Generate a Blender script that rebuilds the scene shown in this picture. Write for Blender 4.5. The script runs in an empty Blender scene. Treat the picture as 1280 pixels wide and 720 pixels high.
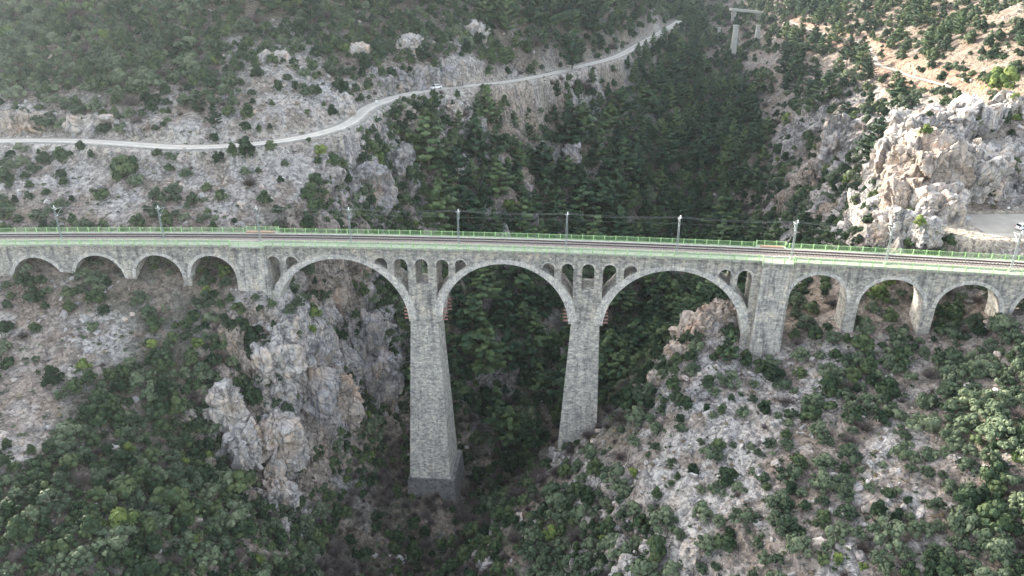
import bpy, bmesh, math, random
import numpy as np
from mathutils import Vector, Matrix
from mathutils.geometry import tessellate_polygon

random.seed(7)
rng = np.random.default_rng(11)
scn = bpy.context.scene
C = scn.collection
R = math.radians

# ------------------------------------------------------------------ camera
CAM_H, PITCH, FPX = 58.0, 24.0, 914.0
cam_d = bpy.data.cameras.new('camera')
cam = bpy.data.objects.new('camera', cam_d)
C.objects.link(cam)
cam_d.sensor_width = 36.0
cam_d.lens = FPX / 1280 * 36.0
cam_d.clip_start = 0.5
cam_d.clip_end = 4000
cam.location = (0, 0, CAM_H)
cam.rotation_euler = (R(90 - PITCH), 0, 0)
scn.camera = cam

# ------------------------------------------------------------------ light
HAZE = 0.00009
SUN_EL = 20.0
SUN_V = Vector((-0.75, 0.66, 0)).normalized()          # horizontal direction towards the sun
world = bpy.data.worlds.new('World')
scn.world = world
world.use_nodes = True
wn = world.node_tree
for n in list(wn.nodes): wn.nodes.remove(n)
sky = wn.nodes.new('ShaderNodeTexSky'); sky.sky_type = 'NISHITA'; sky.sun_disc = False
sky.sun_elevation = R(SUN_EL)
sky.sun_rotation = math.atan2(SUN_V.x, SUN_V.y)
sky.air_density = 1.0; sky.dust_density = 2.5; sky.ozone_density = 1.0
bg = wn.nodes.new('ShaderNodeBackground'); bg.inputs['Strength'].default_value = 0.15
wo = wn.nodes.new('ShaderNodeOutputWorld')
hs = wn.nodes.new('ShaderNodeHueSaturation'); hs.inputs['Saturation'].default_value = 0.45   # sky blue desaturated to keep the skylight neutral
wn.links.new(sky.outputs[0], hs.inputs['Color']); wn.links.new(hs.outputs[0], bg.inputs[0]); wn.links.new(bg.outputs[0], wo.inputs[0])
sd = bpy.data.lights.new('sun', 'SUN'); sd.energy = 3.4; sd.angle = R(0.6); sd.color = (1.0, 0.90, 0.76)
sun = bpy.data.objects.new('sun', sd); C.objects.link(sun)
dirv = Vector((SUN_V.x * math.cos(R(SUN_EL)), SUN_V.y * math.cos(R(SUN_EL)), math.sin(R(SUN_EL))))
sun.rotation_euler = dirv.to_track_quat('Z', 'Y').to_euler()
sun.location = (0, 0, 200)
scn.view_settings.view_transform = 'Standard'
scn.view_settings.look = 'None'
scn.view_settings.exposure = 2.12
scn.view_settings.gamma = 1.0
scn.cycles.max_bounces = 6
scn.cycles.diffuse_bounces = 3
scn.cycles.transparent_max_bounces = 8
scn.cycles.volume_bounces = 1
scn.cycles.use_denoising = True

# ------------------------------------------------------------------ pixel <-> world helpers (layout only)
cp, sp = math.cos(R(PITCH)), math.sin(R(PITCH))
def ray(px, py):
    x = (px - 640) / FPX; y = -(py - 360) / FPX
    return np.array([x, cp + y * sp, -sp + y * cp])
def at(px, py, F):                      # the point seen at a photo pixel at forward distance F
    d = ray(px, py); d = d * (F / d[1])
    return (float(d[0]), float(d[1]), float(d[2] + CAM_H))
def project(X, Y, Z):                   # vectorised world -> photo pixel, depth
    dz = Z - CAM_H
    depth = Y * cp - dz * sp
    up = Y * sp + dz * cp
    return 640 + FPX * X / depth, 360 - FPX * up / depth, depth

# ------------------------------------------------------------------ object helpers
def link(name, me, parent=None, mat=None):
    o = bpy.data.objects.new(name, me)
    C.objects.link(o)
    if parent is not None: o.parent = parent
    if mat is not None:
        me.materials.clear() if len(me.materials) else None
        me.materials.append(mat)
    return o
def empty(name, loc=(0, 0, 0), rz=0.0):
    o = bpy.data.objects.new(name, None)
    o.empty_display_size = 0.5
    C.objects.link(o); o.location = loc; o.rotation_euler = (0, 0, rz)
    return o
def tag(o, label=None, cat=None, group=None, kind=None):
    if label: o['label'] = label
    if cat: o['category'] = cat
    if group: o['group'] = group
    if kind: o['kind'] = kind
    return o
def np_mesh(name, V, F, smooth=False):
    """V (n,3), F (m,3|4) arrays -> mesh"""
    V = np.asarray(V, dtype=np.float32); F = np.asarray(F, dtype=np.int32)
    k = F.shape[1]
    me = bpy.data.meshes.new(name)
    me.vertices.add(len(V)); me.vertices.foreach_set('co', V.ravel())
    me.loops.add(F.size); me.loops.foreach_set('vertex_index', F.ravel())
    me.polygons.add(len(F))
    me.polygons.foreach_set('loop_start', np.arange(0, F.size, k, dtype=np.int32))
    if smooth: me.polygons.foreach_set('use_smooth', np.ones(len(F), dtype=bool))
    me.update(calc_edges=True)
    return me

class MB:
    """collects simple solids; build() links them as one mesh"""
    def __init__(s): s.v = []; s.f = []
    def quadbox(s, p):                   # p: 8 corners, bottom 4 ccw then top 4
        b = len(s.v); s.v += [tuple(q) for q in p]
        for f in ((3, 2, 1, 0), (4, 5, 6, 7), (0, 1, 5, 4), (1, 2, 6, 5), (2, 3, 7, 6), (3, 0, 4, 7)):
            s.f.append(tuple(b + i for i in f))
    def box(s, x0, x1, y0, y1, z0, z1):
        s.quadbox([(x0, y0, z0), (x1, y0, z0), (x1, y1, z0), (x0, y1, z0),
                   (x0, y0, z1), (x1, y0, z1), (x1, y1, z1), (x0, y1, z1)])
    def tube(s, a, b, r0, r1=None, n=8, cap=True):
        r1 = r0 if r1 is None else r1
        a = Vector(a); b = Vector(b); d = (b - a).normalized()
        up = Vector((0, 0, 1)) if abs(d.z) < 0.9 else Vector((1, 0, 0))
        e1 = d.cross(up).normalized(); e2 = d.cross(e1)
        base = len(s.v)
        for c, r in ((a, r0), (b, r1)):
            for i in range(n):
                t = 2 * math.pi * i / n
                s.v.append(tuple(c + e1 * (r * math.cos(t)) + e2 * (r * math.sin(t))))
        for i in range(n):
            j = (i + 1) % n
            s.f.append((base + i, base + j, base + n + j, base + n + i))
        if cap:
            s.f.append(tuple(base + i for i in range(n - 1, -1, -1)))
            s.f.append(tuple(base + n + i for i in range(n)))
    def path(s, pts, radii, n=7):
        for i in range(len(pts) - 1): s.tube(pts[i], pts[i + 1], radii[i], radii[i + 1], n)
    def build(s, name, mat, parent=None, smooth=False):
        me = bpy.data.meshes.new(name)
        me.from_pydata(s.v, [], s.f)
        if smooth: me.polygons.foreach_set('use_smooth', [True] * len(me.polygons))
        me.materials.append(mat); me.update()
        o = bpy.data.objects.new(name, me); C.objects.link(o)
        if parent is not None: o.parent = parent
        return o

# ------------------------------------------------------------------ noise (numpy)
def _hash(ix, iy, iz, seed):
    h = (ix.astype(np.int64) * 374761393 + iy.astype(np.int64) * 668265263 + iz.astype(np.int64) * 2147483647 + seed * 1274126177) & 0xffffffff
    h = ((h ^ (h >> 13)) * 1274126177) & 0xffffffff
    h = ((h ^ (h >> 16)) * 2246822519) & 0xffffffff
    return ((h ^ (h >> 15)) & 0xffffff) / float(0xffffff)
def vnoise(x, y, z=None, seed=0):
    if z is None: z = np.zeros_like(x)
    ix, iy, iz = np.floor(x), np.floor(y), np.floor(z)
    fx, fy, fz = x - ix, y - iy, z - iz
    ux, uy, uz = fx * fx * (3 - 2 * fx), fy * fy * (3 - 2 * fy), fz * fz * (3 - 2 * fz)
    r = 0
    for dx in (0, 1):
        for dy in (0, 1):
            for dz in (0, 1):
                w = (ux if dx else 1 - ux) * (uy if dy else 1 - uy) * (uz if dz else 1 - uz)
                r = r + w * _hash(ix + dx, iy + dy, iz + dz, seed)
    return r * 2 - 1
def fbm(x, y, z=None, oct=4, seed=0, gain=0.5):
    a, s, r = 1.0, 0.0, 0
    for i in range(oct):
        r = r + a * vnoise(x * 2**i, y * 2**i, None if z is None else z * 2**i, seed + i * 17)
        s += a; a *= gain
    return r / s
def worley(x, y, z, seed=0):
    """F1, F2, random number of the nearest cell, and a tilted-plane height that makes each cell a facet"""
    ix, iy, iz = np.floor(x), np.floor(y), np.floor(z)
    f1 = np.full_like(x, 9.0); f2 = np.full_like(x, 9.0); rid = np.zeros_like(x); til = np.zeros_like(x)
    for dx in (-1, 0, 1):
        for dy in (-1, 0, 1):
            for dz in (-1, 0, 1):
                cx, cy, cz = ix + dx, iy + dy, iz + dz
                h1 = _hash(cx, cy, cz, seed + 1); h2 = _hash(cx, cy, cz, seed + 2); h3 = _hash(cx, cy, cz, seed + 3)
                ex, ey, ez = x - cx - h1, y - cy - h2, z - cz - h3
                d = np.sqrt(ex**2 + ey**2 + ez**2)
                h5 = _hash(cx, cy, cz, seed + 5); h6 = _hash(cx, cy, cz, seed + 6); h7 = _hash(cx, cy, cz, seed + 7)
                tl = ex * (h5 * 2 - 1) + ey * (h6 * 2 - 1) + ez * (h7 * 2 - 1)
                cl = d < f1
                f2 = np.where(cl, f1, np.minimum(f2, d))
                rid = np.where(cl, h5, rid); til = np.where(cl, tl, til)
                f1 = np.where(cl, d, f1)
    return f1, f2, rid, til

# ------------------------------------------------------------------ materials
class NT:
    def __init__(s, name):
        s.m = bpy.data.materials.new(name); s.m.use_nodes = True
        s.t = s.m.node_tree
        for n in list(s.t.nodes): s.t.nodes.remove(n)
        s.out = s.t.nodes.new('ShaderNodeOutputMaterial')
    def n(s, typ, **k):
        nd = s.t.nodes.new(typ)
        for a, v in k.items():
            if a.startswith('i_'):
                key = a[2:]
                key = int(key) if key.isdigit() else key.replace('_', ' ')
                inp = nd.inputs[key]
                if isinstance(v, tuple) and len(v) == 2 and hasattr(v[0], 'outputs'): s.t.links.new(v[0].outputs[v[1]], inp)
                elif hasattr(v, 'outputs'): s.t.links.new(v.outputs[0], inp)
                else: inp.default_value = v
            else: setattr(nd, a, v)
        return nd
    def mix(s, fac, a, b, mode='MIX'):
        nd = s.t.nodes.new('ShaderNodeMix'); nd.data_type = 'RGBA'; nd.blend_type = mode
        for i, v in ((0, fac), (6, a), (7, b)):
            if isinstance(v, tuple) and hasattr(v[0], 'outputs'): s.t.links.new(v[0].outputs[v[1]], nd.inputs[i])
            elif hasattr(v, 'outputs'): s.t.links.new(v.outputs[2 if v.bl_idname == 'ShaderNodeMix' else 0], nd.inputs[i])
            elif isinstance(v, (int, float)): nd.inputs[i].default_value = v
            else: nd.inputs[i].default_value = (*v, 1) if len(v) == 3 else v
        return nd
    def ramp(s, fac, stops):
        nd = s.t.nodes.new('ShaderNodeValToRGB')
        e = nd.color_ramp.elements
        while len(e) < len(stops): e.new(0.5)
        for i, (p, c) in enumerate(stops):
            e[i].position = p; e[i].color = (*c, 1) if len(c) == 3 else c
        s.link(fac, nd.inputs[0])
        return nd
    def link(s, a, inp):
        if isinstance(a, tuple): s.t.links.new(a[0].outputs[a[1]], inp)
        else: s.t.links.new(a.outputs[2 if a.bl_idname == 'ShaderNodeMix' else 0], inp)
    def math(s, op, a, b=None, clamp=False):
        nd = s.t.nodes.new('ShaderNodeMath'); nd.operation = op; nd.use_clamp = clamp
        for i, v in ((0, a), (1, b)):
            if v is None: continue
            if isinstance(v, (int, float)): nd.inputs[i].default_value = v
            else: s.link(v, nd.inputs[i])
        return nd
    def bsdf(s, col, rough=0.85, normal=None, metal=0.0, spec=0.3):
        b = s.t.nodes.new('ShaderNodeBsdfPrincipled')
        if isinstance(col, tuple) and not hasattr(col[0], 'outputs'): b.inputs['Base Color'].default_value = (*col, 1)
        else: s.link(col, b.inputs['Base Color'])
        b.inputs['Roughness'].default_value = rough; b.inputs['Metallic'].default_value = metal
        b.inputs['Specular IOR Level'].default_value = spec
        if normal is not None: s.link(normal, b.inputs['Normal'])
        s.t.links.new(b.outputs[0], s.out.inputs[0])
        return b
def noise_node(t, vec, scale, detail=4, rough=0.55):
    n = t.n('ShaderNodeTexNoise'); n.inputs['Scale'].default_value = scale
    n.inputs['Detail'].default_value = detail; n.inputs['Roughness'].default_value = rough
    t.link(vec, n.inputs['Vector']); return n
def vor_node(t, vec, scale, feature='F1', metric='EUCLIDEAN'):
    n = t.n('ShaderNodeTexVoronoi'); n.feature = feature; n.inputs['Scale'].default_value = scale
    t.link(vec, n.inputs['Vector']); return n
def bump(t, h, dist=0.1, strength=1.0, normal=None):
    b = t.n('ShaderNodeBump'); b.inputs['Distance'].default_value = dist; b.inputs['Strength'].default_value = strength
    t.link(h, b.inputs['Height'])
    if normal is not None: t.link(normal, b.inputs['Normal'])
    return b

def mat_road():
    t = NT('dusty_road'); geo = t.n('ShaderNodeNewGeometry'); a = t.n('ShaderNodeAttribute', attribute_name='across')
    nz = noise_node(t, (geo, 0), 0.45, 5); n2 = noise_node(t, (geo, 0), 3.0, 3)
    f = t.math('ADD', (a, 2), t.math('MULTIPLY', t.math('SUBTRACT', nz, 0.5), 0.16))
    c = t.ramp(f, [(0.0, (0.36, 0.33, 0.28)), (0.14, (0.42, 0.39, 0.34)), (0.26, (0.68, 0.655, 0.60)), (0.40, (0.55, 0.52, 0.47)), (0.60, (0.55, 0.52, 0.47)), (0.74, (0.68, 0.655, 0.60)), (0.86, (0.40, 0.37, 0.325)), (1.0, (0.34, 0.31, 0.27))])
    c = t.mix(0.8, c, t.ramp(nz, [(0.3, (0.78, 0.77, 0.75)), (0.7, (1.12, 1.12, 1.1))]), 'MULTIPLY')
    t.bsdf(c, 0.95, bump(t, n2, 0.05, 0.6), spec=0.1); return t.m
def mat_simple(name, col, rough=0.6, metal=0.0, var=0.25, scale=3.0, spec=0.4):
    t = NT(name); geo = t.n('ShaderNodeNewGeometry')
    nz = noise_node(t, geo, scale, 5)
    d = tuple(c * (1 - var) for c in col); l = tuple(min(1, c * (1 + var)) for c in col)
    rp = t.ramp(nz, [(0.3, d), (0.7, l)])
    t.bsdf(rp, rough, None, metal, spec)
    return t.m

def mat_rock(name, attr=True, base=(0.42, 0.40, 0.38), rub=0.9):
    """limestone ground and cliff; 'tone' = the ground's own colour, 'rock' = how much bare rock"""
    t = NT(name); geo = t.n('ShaderNodeNewGeometry')
    pos = (geo, 0)
    if attr:
        a = t.n('ShaderNodeAttribute', attribute_name='tone'); tone = (a, 0)
        a2 = t.n('ShaderNodeAttribute', attribute_name='rock'); rock = (a2, 2)
    else:
        tn = noise_node(t, pos, 0.12, 3)
        tone = t.ramp(tn, [(0.35, tuple(c * 0.8 for c in base)), (0.5, base), (0.7, (base[0] * 1.15, base[1] * 0.98, base[2] * 0.85))])
        rock = None
    # rubble: blocks of two sizes
    v1 = vor_node(t, pos, 1.3); v2 = vor_node(t, pos, 3.1)
    e1 = vor_node(t, pos, 0.45, 'DISTANCE_TO_EDGE')
    n1 = noise_node(t, pos, 0.5, 6, 0.65); n2 = noise_node(t, pos, 6.0, 4)
    sep = t.n('ShaderNodeSeparateColor'); t.link((v1, 1), sep.inputs[0])
    sep2 = t.n('ShaderNodeSeparateColor'); t.link((v2, 1), sep2.inputs[0])
    b1 = t.math('MULTIPLY', (sep, 0), 0.55); b2 = t.math('MULTIPLY', (sep2, 0), 0.35)
    bs = t.math('ADD', b1, b2); bs = t.math('ADD', bs, t.math('MULTIPLY', n1, 0.5))
    br = t.ramp(bs, [(0.25, (0.35, 0.35, 0.36)), (0.6, (0.85, 0.84, 0.84)), (0.95, (1.55, 1.52, 1.5))])
    col = t.mix(rub, tone, br, 'MULTIPLY')
    # vertical weathering streaks on faces
    mp = t.n('ShaderNodeMapping'); mp.inputs['Scale'].default_value = (0.5, 0.5, 0.07); t.link(pos, mp.inputs[0])
    st = noise_node(t, mp, 1.6, 5, 0.6)
    nsep = t.n('ShaderNodeSeparateXYZ'); t.link((geo, 1), nsep.inputs[0])
    steep = t.math('SUBTRACT', 1.0, t.math('ABSOLUTE', (nsep, 2)), True)
    steep = t.math('MULTIPLY', steep, 1.3, True)
    srp = t.ramp(st, [(0.38, (0.42, 0.43, 0.46)), (0.52, (0.95, 0.93, 0.92)), (0.68, (1.18, 1.05, 0.9))])
    col = t.mix(t.math('MULTIPLY', steep, 0.75 if attr else 0.95), col, t.mix(1.0, col, srp, 'MULTIPLY'))
    # cracks
    wv = t.n('ShaderNodeVectorMath', operation='ADD')
    nw = noise_node(t, pos, 0.7, 3); sc = t.n('ShaderNodeVectorMath', operation='SCALE'); t.link((nw, 1), sc.inputs[0]); sc.inputs['Scale'].default_value = 0.5
    t.link(pos, wv.inputs[0]); t.link(sc, wv.inputs[1])
    mc = t.n('ShaderNodeMapping'); mc.inputs['Scale'].default_value = (1.0, 0.8, 0.42); mc.inputs['Rotation'].default_value = (0.35, 0.5, 0.2); t.link(wv, mc.inputs[0])
    ec = vor_node(t, mc, 0.36, 'DISTANCE_TO_EDGE')
    crack = t.ramp(ec, [(0.0, (0.42, 0.41, 0.42)), (0.03, (1, 1, 1))])
    cf = steep if rock is None else t.math('MULTIPLY', rock, 0.85)
    col = t.mix(cf if rock is not None else 0.9, col, t.mix(1.0, col, crack, 'MULTIPLY'))
    h = t.math('ADD', t.math('MULTIPLY', (v1, 0), -0.5 * rub), t.math('MULTIPLY', (v2, 0), -0.25 * rub))
    h = t.math('ADD', h, t.math('MULTIPLY', n2, 0.2))
    h = t.math('ADD', h, t.math('MULTIPLY', crack, 0.4))
    h = t.math('ADD', h, t.math('MULTIPLY', n1, 0.8))
    t.bsdf(col, 0.93, bump(t, h, 0.55, 0.9), spec=0.15)
    return t.m

def mat_masonry(name, base=(0.40, 0.395, 0.38), bw=0.9, bh=0.42, contrast=1.0, stain=0.5):
    t = NT(name); geo = t.n('ShaderNodeNewGeometry'); pos = (geo, 0)
    sx = t.n('ShaderNodeSeparateXYZ'); t.link(pos, sx.inputs[0])
    cx = t.n('ShaderNodeCombineXYZ'); t.link(t.math('ADD', (sx, 0), (sx, 1)), cx.inputs[0]); t.link((sx, 2), cx.inputs[1])
    br = t.n('ShaderNodeTexBrick'); t.link(cx, br.inputs['Vector'])
    br.offset = 0.5; br.inputs['Scale'].default_value = 1.0
    br.inputs['Brick Width'].default_value = bw; br.inputs['Row Height'].default_value = bh
    br.inputs['Mortar Size'].default_value = 0.035; br.inputs['Mortar Smooth'].default_value = 0.3
    br.inputs['Bias'].default_value = 0.0
    k = contrast
    br.inputs['Color1'].default_value = (0.80 / k**.5, 0.81 / k**.5, 0.83 / k**.5, 1); br.inputs['Color2'].default_value = (1.16, 1.15, 1.12, 1)
    br.inputs['Mortar'].default_value = (0.78, 0.77, 0.76, 1)
    n1 = noise_node(t, pos, 0.35, 6, 0.62); n2 = noise_node(t, pos, 2.2, 5, 0.7)
    c = t.mix(1.0, base, br, 'MULTIPLY')
    c = t.mix(0.8, c, t.ramp(n2, [(0.3, (0.6, 0.6, 0.62)), (0.5, (1, 1, 1)), (0.72, (1.35, 1.33, 1.28))]), 'MULTIPLY')
    vv = vor_node(t, pos, 1.9); vs = t.n('ShaderNodeSeparateColor'); t.link((vv, 1), vs.inputs[0])
    c = t.mix(0.8, c, t.ramp((vs, 0), [(0.0, (0.6, 0.61, 0.64)), (0.35, (0.95, 0.95, 0.95)), (1.0, (1.25, 1.23, 1.2))]), 'MULTIPLY')
    c = t.mix(stain, c, t.ramp(n1, [(0.33, (0.55, 0.56, 0.58)), (0.52, (1, 1, 1)), (0.7, (1.12, 1.06, 0.96))]), 'MULTIPLY')
    mp = t.n('ShaderNodeMapping'); mp.inputs['Scale'].default_value = (1, 1, 0.1); t.link(pos, mp.inputs[0])
    n3 = noise_node(t, mp, 1.1, 5, 0.65)
    c = t.mix(stain, c, t.ramp(n3, [(0.36, (0.42, 0.42, 0.43)), (0.50, (1, 1, 1)), (0.66, (1.12, 1.08, 1.0))]), 'MULTIPLY')
    h = t.math('ADD', t.math('MULTIPLY', (br, 1), -0.6), n2)
    t.bsdf(c, 0.92, bump(t, h, 0.08, 0.9), spec=0.15)
    return t.m

def mat_leaf(name, dark, mid, light, transl=0.06):
    t = NT(name)
    oi = t.n('ShaderNodeObjectInfo'); a = t.n('ShaderNodeAttribute', attribute_name='tint')
    geo = t.n('ShaderNodeNewGeometry')
    nz = noise_node(t, (geo, 0), 0.35, 3)
    f = t.math('ADD', t.math('MULTIPLY', (oi, 5), 0.48), t.math('MULTIPLY', (a, 2), 0.48))
    f = t.math('ADD', f, t.math('MULTIPLY', nz, 0.12))
    rp = t.ramp(f, [(0.22, dark), (0.52, mid), (0.86, light)])
    b = t.n('ShaderNodeBsdfPrincipled'); t.link(rp, b.inputs['Base Color']); b.inputs['Roughness'].default_value = 0.7
    b.inputs['Specular IOR Level'].default_value = 0.25
    tr = t.n('ShaderNodeBsdfTranslucent'); t.link(rp, tr.inputs[0])
    mx = t.n('ShaderNodeMixShader'); mx.inputs[0].default_value = transl
    t.t.links.new(b.outputs[0], mx.inputs[1]); t.t.links.new(tr.outputs[0], mx.inputs[2]); t.t.links.new(mx.outputs[0], t.out.inputs[0])
    return t.m

M = {}
M['ground'] = mat_rock('limestone_ground')
M['rock'] = mat_rock('limestone_rock', False, (0.50, 0.48, 0.455), 0.4)
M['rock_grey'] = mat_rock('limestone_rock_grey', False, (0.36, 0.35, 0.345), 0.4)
M['rock_tan'] = mat_rock('limestone_rock_tan', False, (0.45, 0.395, 0.345), 0.4)
M['masonry'] = mat_masonry('rubble_masonry', (0.52, 0.50, 0.455), 0.8, 0.38, 1.4, 0.7)
M['pier'] = mat_masonry('pier_masonry', (0.54, 0.52, 0.48), 0.75, 0.36, 1.6, 0.45)
M['ring'] = mat_masonry('voussoir_stone', (0.57, 0.55, 0.51), 0.5, 1.3, 0.62, 0.35)
M['footing'] = mat_masonry('dark_footing_masonry', (0.19, 0.185, 0.18), 1.0, 0.4, 1.1, 0.3)
M['abut'] = mat_masonry('abutment_masonry', (0.53, 0.51, 0.47), 1.2, 0.45, 0.9, 0.9)
M['concrete'] = mat_simple('pale_concrete', (0.46, 0.45, 0.41), 0.9, 0, 0.2, 0.8, 0.15)
M['walk'] = mat_simple('walkway_concrete', (0.42, 0.45, 0.36), 0.9, 0, 0.25, 1.1, 0.15)
M['ballast'] = mat_simple('ballast', (0.36, 0.305, 0.27), 0.95, 0, 0.4, 4.0, 0.1)
M['sleeper'] = mat_simple('sleeper_concrete', (0.36, 0.34, 0.32), 0.9, 0, 0.2, 2, 0.1)
M['rail'] = mat_simple('rusty_rail', (0.06, 0.045, 0.04), 0.6, 0.3, 0.3, 2)
M['green'] = mat_simple('pale_green_paint', (0.42, 0.64, 0.30), 0.7, 0, 0.25, 1.5)
M['green_mesh'] = mat_simple('green_fence_mesh_paint', (0.27, 0.47, 0.21), 0.7, 0, 0.15, 1.5)
M['mast'] = mat_simple('galvanised_steel', (0.33, 0.37, 0.37), 0.5, 0.35, 0.15, 2)
M['ceramic'] = mat_simple('white_insulator', (0.82, 0.82, 0.80), 0.3, 0, 0.05, 2)
M['wire'] = mat_simple('wire_metal', (0.30, 0.31, 0.30), 0.5, 0.5, 0.1, 2)
M['rust'] = mat_simple('rusty_steel_beam', (0.34, 0.19, 0.16), 0.8, 0.1, 0.35, 3)
M['tan'] = mat_simple('tan_refuge_slab', (0.40, 0.27, 0.19), 0.9, 0, 0.2, 2)
M['road'] = mat_road()
M['yard'] = mat_simple('pale_yard', (0.50, 0.455, 0.385), 0.95, 0, 0.14, 0.25, 0.1)
M['trail'] = mat_simple('dirt_trail', (0.55, 0.47, 0.39), 0.95, 0, 0.15, 0.4, 0.1)
M['kerb'] = mat_simple('kerb_stone', (0.36, 0.35, 0.33), 0.9, 0, 0.25, 1.0, 0.1)
M['bark'] = mat_simple('bark', (0.16, 0.125, 0.10), 0.9, 0, 0.35, 4, 0.1)
M['bark_pale'] = mat_simple('pale_bark', (0.26, 0.23, 0.21), 0.9, 0, 0.3, 4, 0.1)
M['l_pine'] = mat_leaf('pine_needles', (0.015, 0.040, 0.022), (0.052, 0.102, 0.050), (0.155, 0.215, 0.085))
M['l_ever'] = mat_leaf('evergreen_leaves', (0.012, 0.030, 0.014), (0.042, 0.074, 0.034), (0.122, 0.158, 0.066))
M['l_grey'] = mat_leaf('olive_leaves', (0.036, 0.058, 0.034), (0.094, 0.132, 0.076), (0.205, 0.245, 0.145))
M['l_bright'] = mat_leaf('bright_leaves', (0.07, 0.115, 0.035), (0.13, 0.185, 0.05), (0.24, 0.29, 0.075))
M['l_bare'] = mat_leaf('bare_twigs', (0.085, 0.065, 0.062), (0.13, 0.105, 0.10), (0.18, 0.15, 0.14), 0.0)
M['l_dry'] = mat_leaf('dry_grass', (0.16, 0.12, 0.07), (0.24, 0.19, 0.11), (0.30, 0.27, 0.15), 0.1)
# ================================================================== viaduct axis (needed by the ground as well)
def yc(u): return 150 - 0.11 * u - u * u / 2000.0
def nrm(u):
    s = -0.11 - u / 1000.0; L = math.sqrt(1 + s * s)
    return (-s / L, 1 / L)
def bp(u, v, z):
    n = nrm(u); return (u + v * n[0], yc(u) + v * n[1], z)
def W(px, py, v=0.0):                   # photo pixel -> (u, z) on the viaduct face offset by v
    d = ray(px, py); A = d[0]**2 / 2000; B = d[1] + 0.11 * d[0]; Cc = -(150 + v)
    t = (-B + math.sqrt(B * B - 4 * A * Cc)) / (2 * A) if A > 1e-9 else -Cc / B
    return float(t * d[0]), float(t * d[2] + CAM_H)
_e = [W(a, b, -0.9) for a, b in ((0, 307), (150, 307.3), (300, 308.5), (450, 310.3), (640, 314.5), (800, 320.5), (950, 327.5), (1110, 336), (1280, 346))]
_pf = np.polyfit([p[0] for p in _e], [p[1] for p in _e], 2)
def ztop(u): return float(np.polyval(_pf, u))          # underside of the walkway slab = top of the masonry

# ================================================================== terrain
ROAD = [(-60, 178, 201), (0, 176, 200), (75, 175.5, 200), (150, 179, 198), (215, 184, 196.5), (260, 184, 197), (320, 180, 199), (370, 173, 203), (405, 166, 208), (432, 157, 214),
        (447, 146, 221), (457, 136, 228), (478, 127, 236), (505, 119, 246), (540, 112, 256), (590, 107, 270), (640, 101.5, 289), (690, 92, 317),
        (725, 83, 340), (770, 71, 374), (800, 55, 418), (830, 38, 470), (850, 26, 520)]
TRAIL = [(985, 26, 490), (1010, 36, 455), (1040, 44, 425), (1078, 55, 390), (1090, 68, 360), (1097, 80, 335), (1120, 88, 315), (1138, 95, 298), (1160, 101, 282), (1190, 110, 262), (1222, 128, 238), (1250, 140, 225)]
ctrl = []
def c(*a):
    for px, py, F in a: ctrl.append(at(px, py, F))
c(*ROAD); c(*TRAIL)
# hill above the road, left
c((0,130,213),(100,132,212),(200,135,211),(300,135,212),(380,128,217),(0,60,240),(200,60,240),(400,60,247),(0,0,268),(200,0,267),(400,0,280),
  (420,110,231),(470,95,247),(540,84,267),(600,85,281),(540,40,290),(540,0,305),(640,50,320),(640,0,345),(700,40,360),(760,40,398),(760,0,420),(820,0,470))
# scree between road and viaduct, left
c((0,230,184),(100,230,185),(200,230,186),(300,228,187),(370,215,191),(410,195,199),(0,280,170),(100,278,172),(200,272,173),(300,270,175),(360,268,178),(400,262,181),(430,225,196),(445,190,209))
# gorge side, below the road
c((480,160,230),(480,200,220),(480,270,205),(480,350,190),(480,420,182),(470,500,172),(465,560,160),(410,330,176),(380,365,168),(430,440,170),(440,520,160),
  (540,160,243),(540,250,222),(600,150,260),(600,200,250),(600,300,228),(600,400,207),(600,500,190),(540,420,196),(540,500,182),
  (660,130,300),(660,200,280),(660,300,245),(660,400,218),(700,450,212),(750,100,355),(750,150,330),(750,250,285),(750,350,250),(760,430,230),(850,60,455),(850,100,430),(850,200,350),(850,250,322),(850,300,292),(840,400,248))
# valley floor
c((800,440,228),(640,560,185),(600,640,160),(500,680,140),(550,720,133),(540,617,149),(500,625,149),(560,600,155),(900,300,292),(930,250,310),(935,180,380),(930,120,450),(915,65,520),(890,20,640),(960,0,660))
# slope right of the valley
c((960,285,262),(985,262,262),(1000,200,310),(1000,120,380),(1040,190,262),(1060,150,262),(1100,140,262),(1040,100,330),(1060,70,370),(1000,60,430),(960,60,490),(1000,0,560),(1130,0,420),(1280,0,300),
  (1200,60,290),(1280,60,252),(1280,105,222),(1130,60,345),(1075,205,235),(1030,275,215),(1060,296,188),(1000,285,228),(1085,250,200))
# white cliff and platform right
c((1200,135,197),(1150,160,192),(1130,178,189),(1105,205,187),(1100,250,180),(1093,298,166),(1280,120,212),(1280,190,183),(1240,170,190),(1280,243,177),(1240,256,175),(1190,266,169),(1170,215,184),
  (1150,290,157),(1200,285,159.5),(1240,285,158),(1270,290,155),(1280,275,160),(1330,290,155),(1280,310,148))
# front left
c((0,372,151),(60,355,152.5),(130,362,152.5),(200,375,152),(270,372,152.5),(330,373,151.5),(0,440,138),(0,550,112),(0,720,84),(150,450,137),(150,600,107),(150,720,87),(80,500,123),
  (250,720,95),(350,720,108),(430,720,121),(300,600,122),(250,480,138),(300,420,148),(350,405,150),(270,530,134),(320,655,128),(350,600,138),(375,500,150),(372,425,152),(420,560,151),(430,650,136),(400,400,160),
  (230,600,116),(210,400,150))
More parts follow.
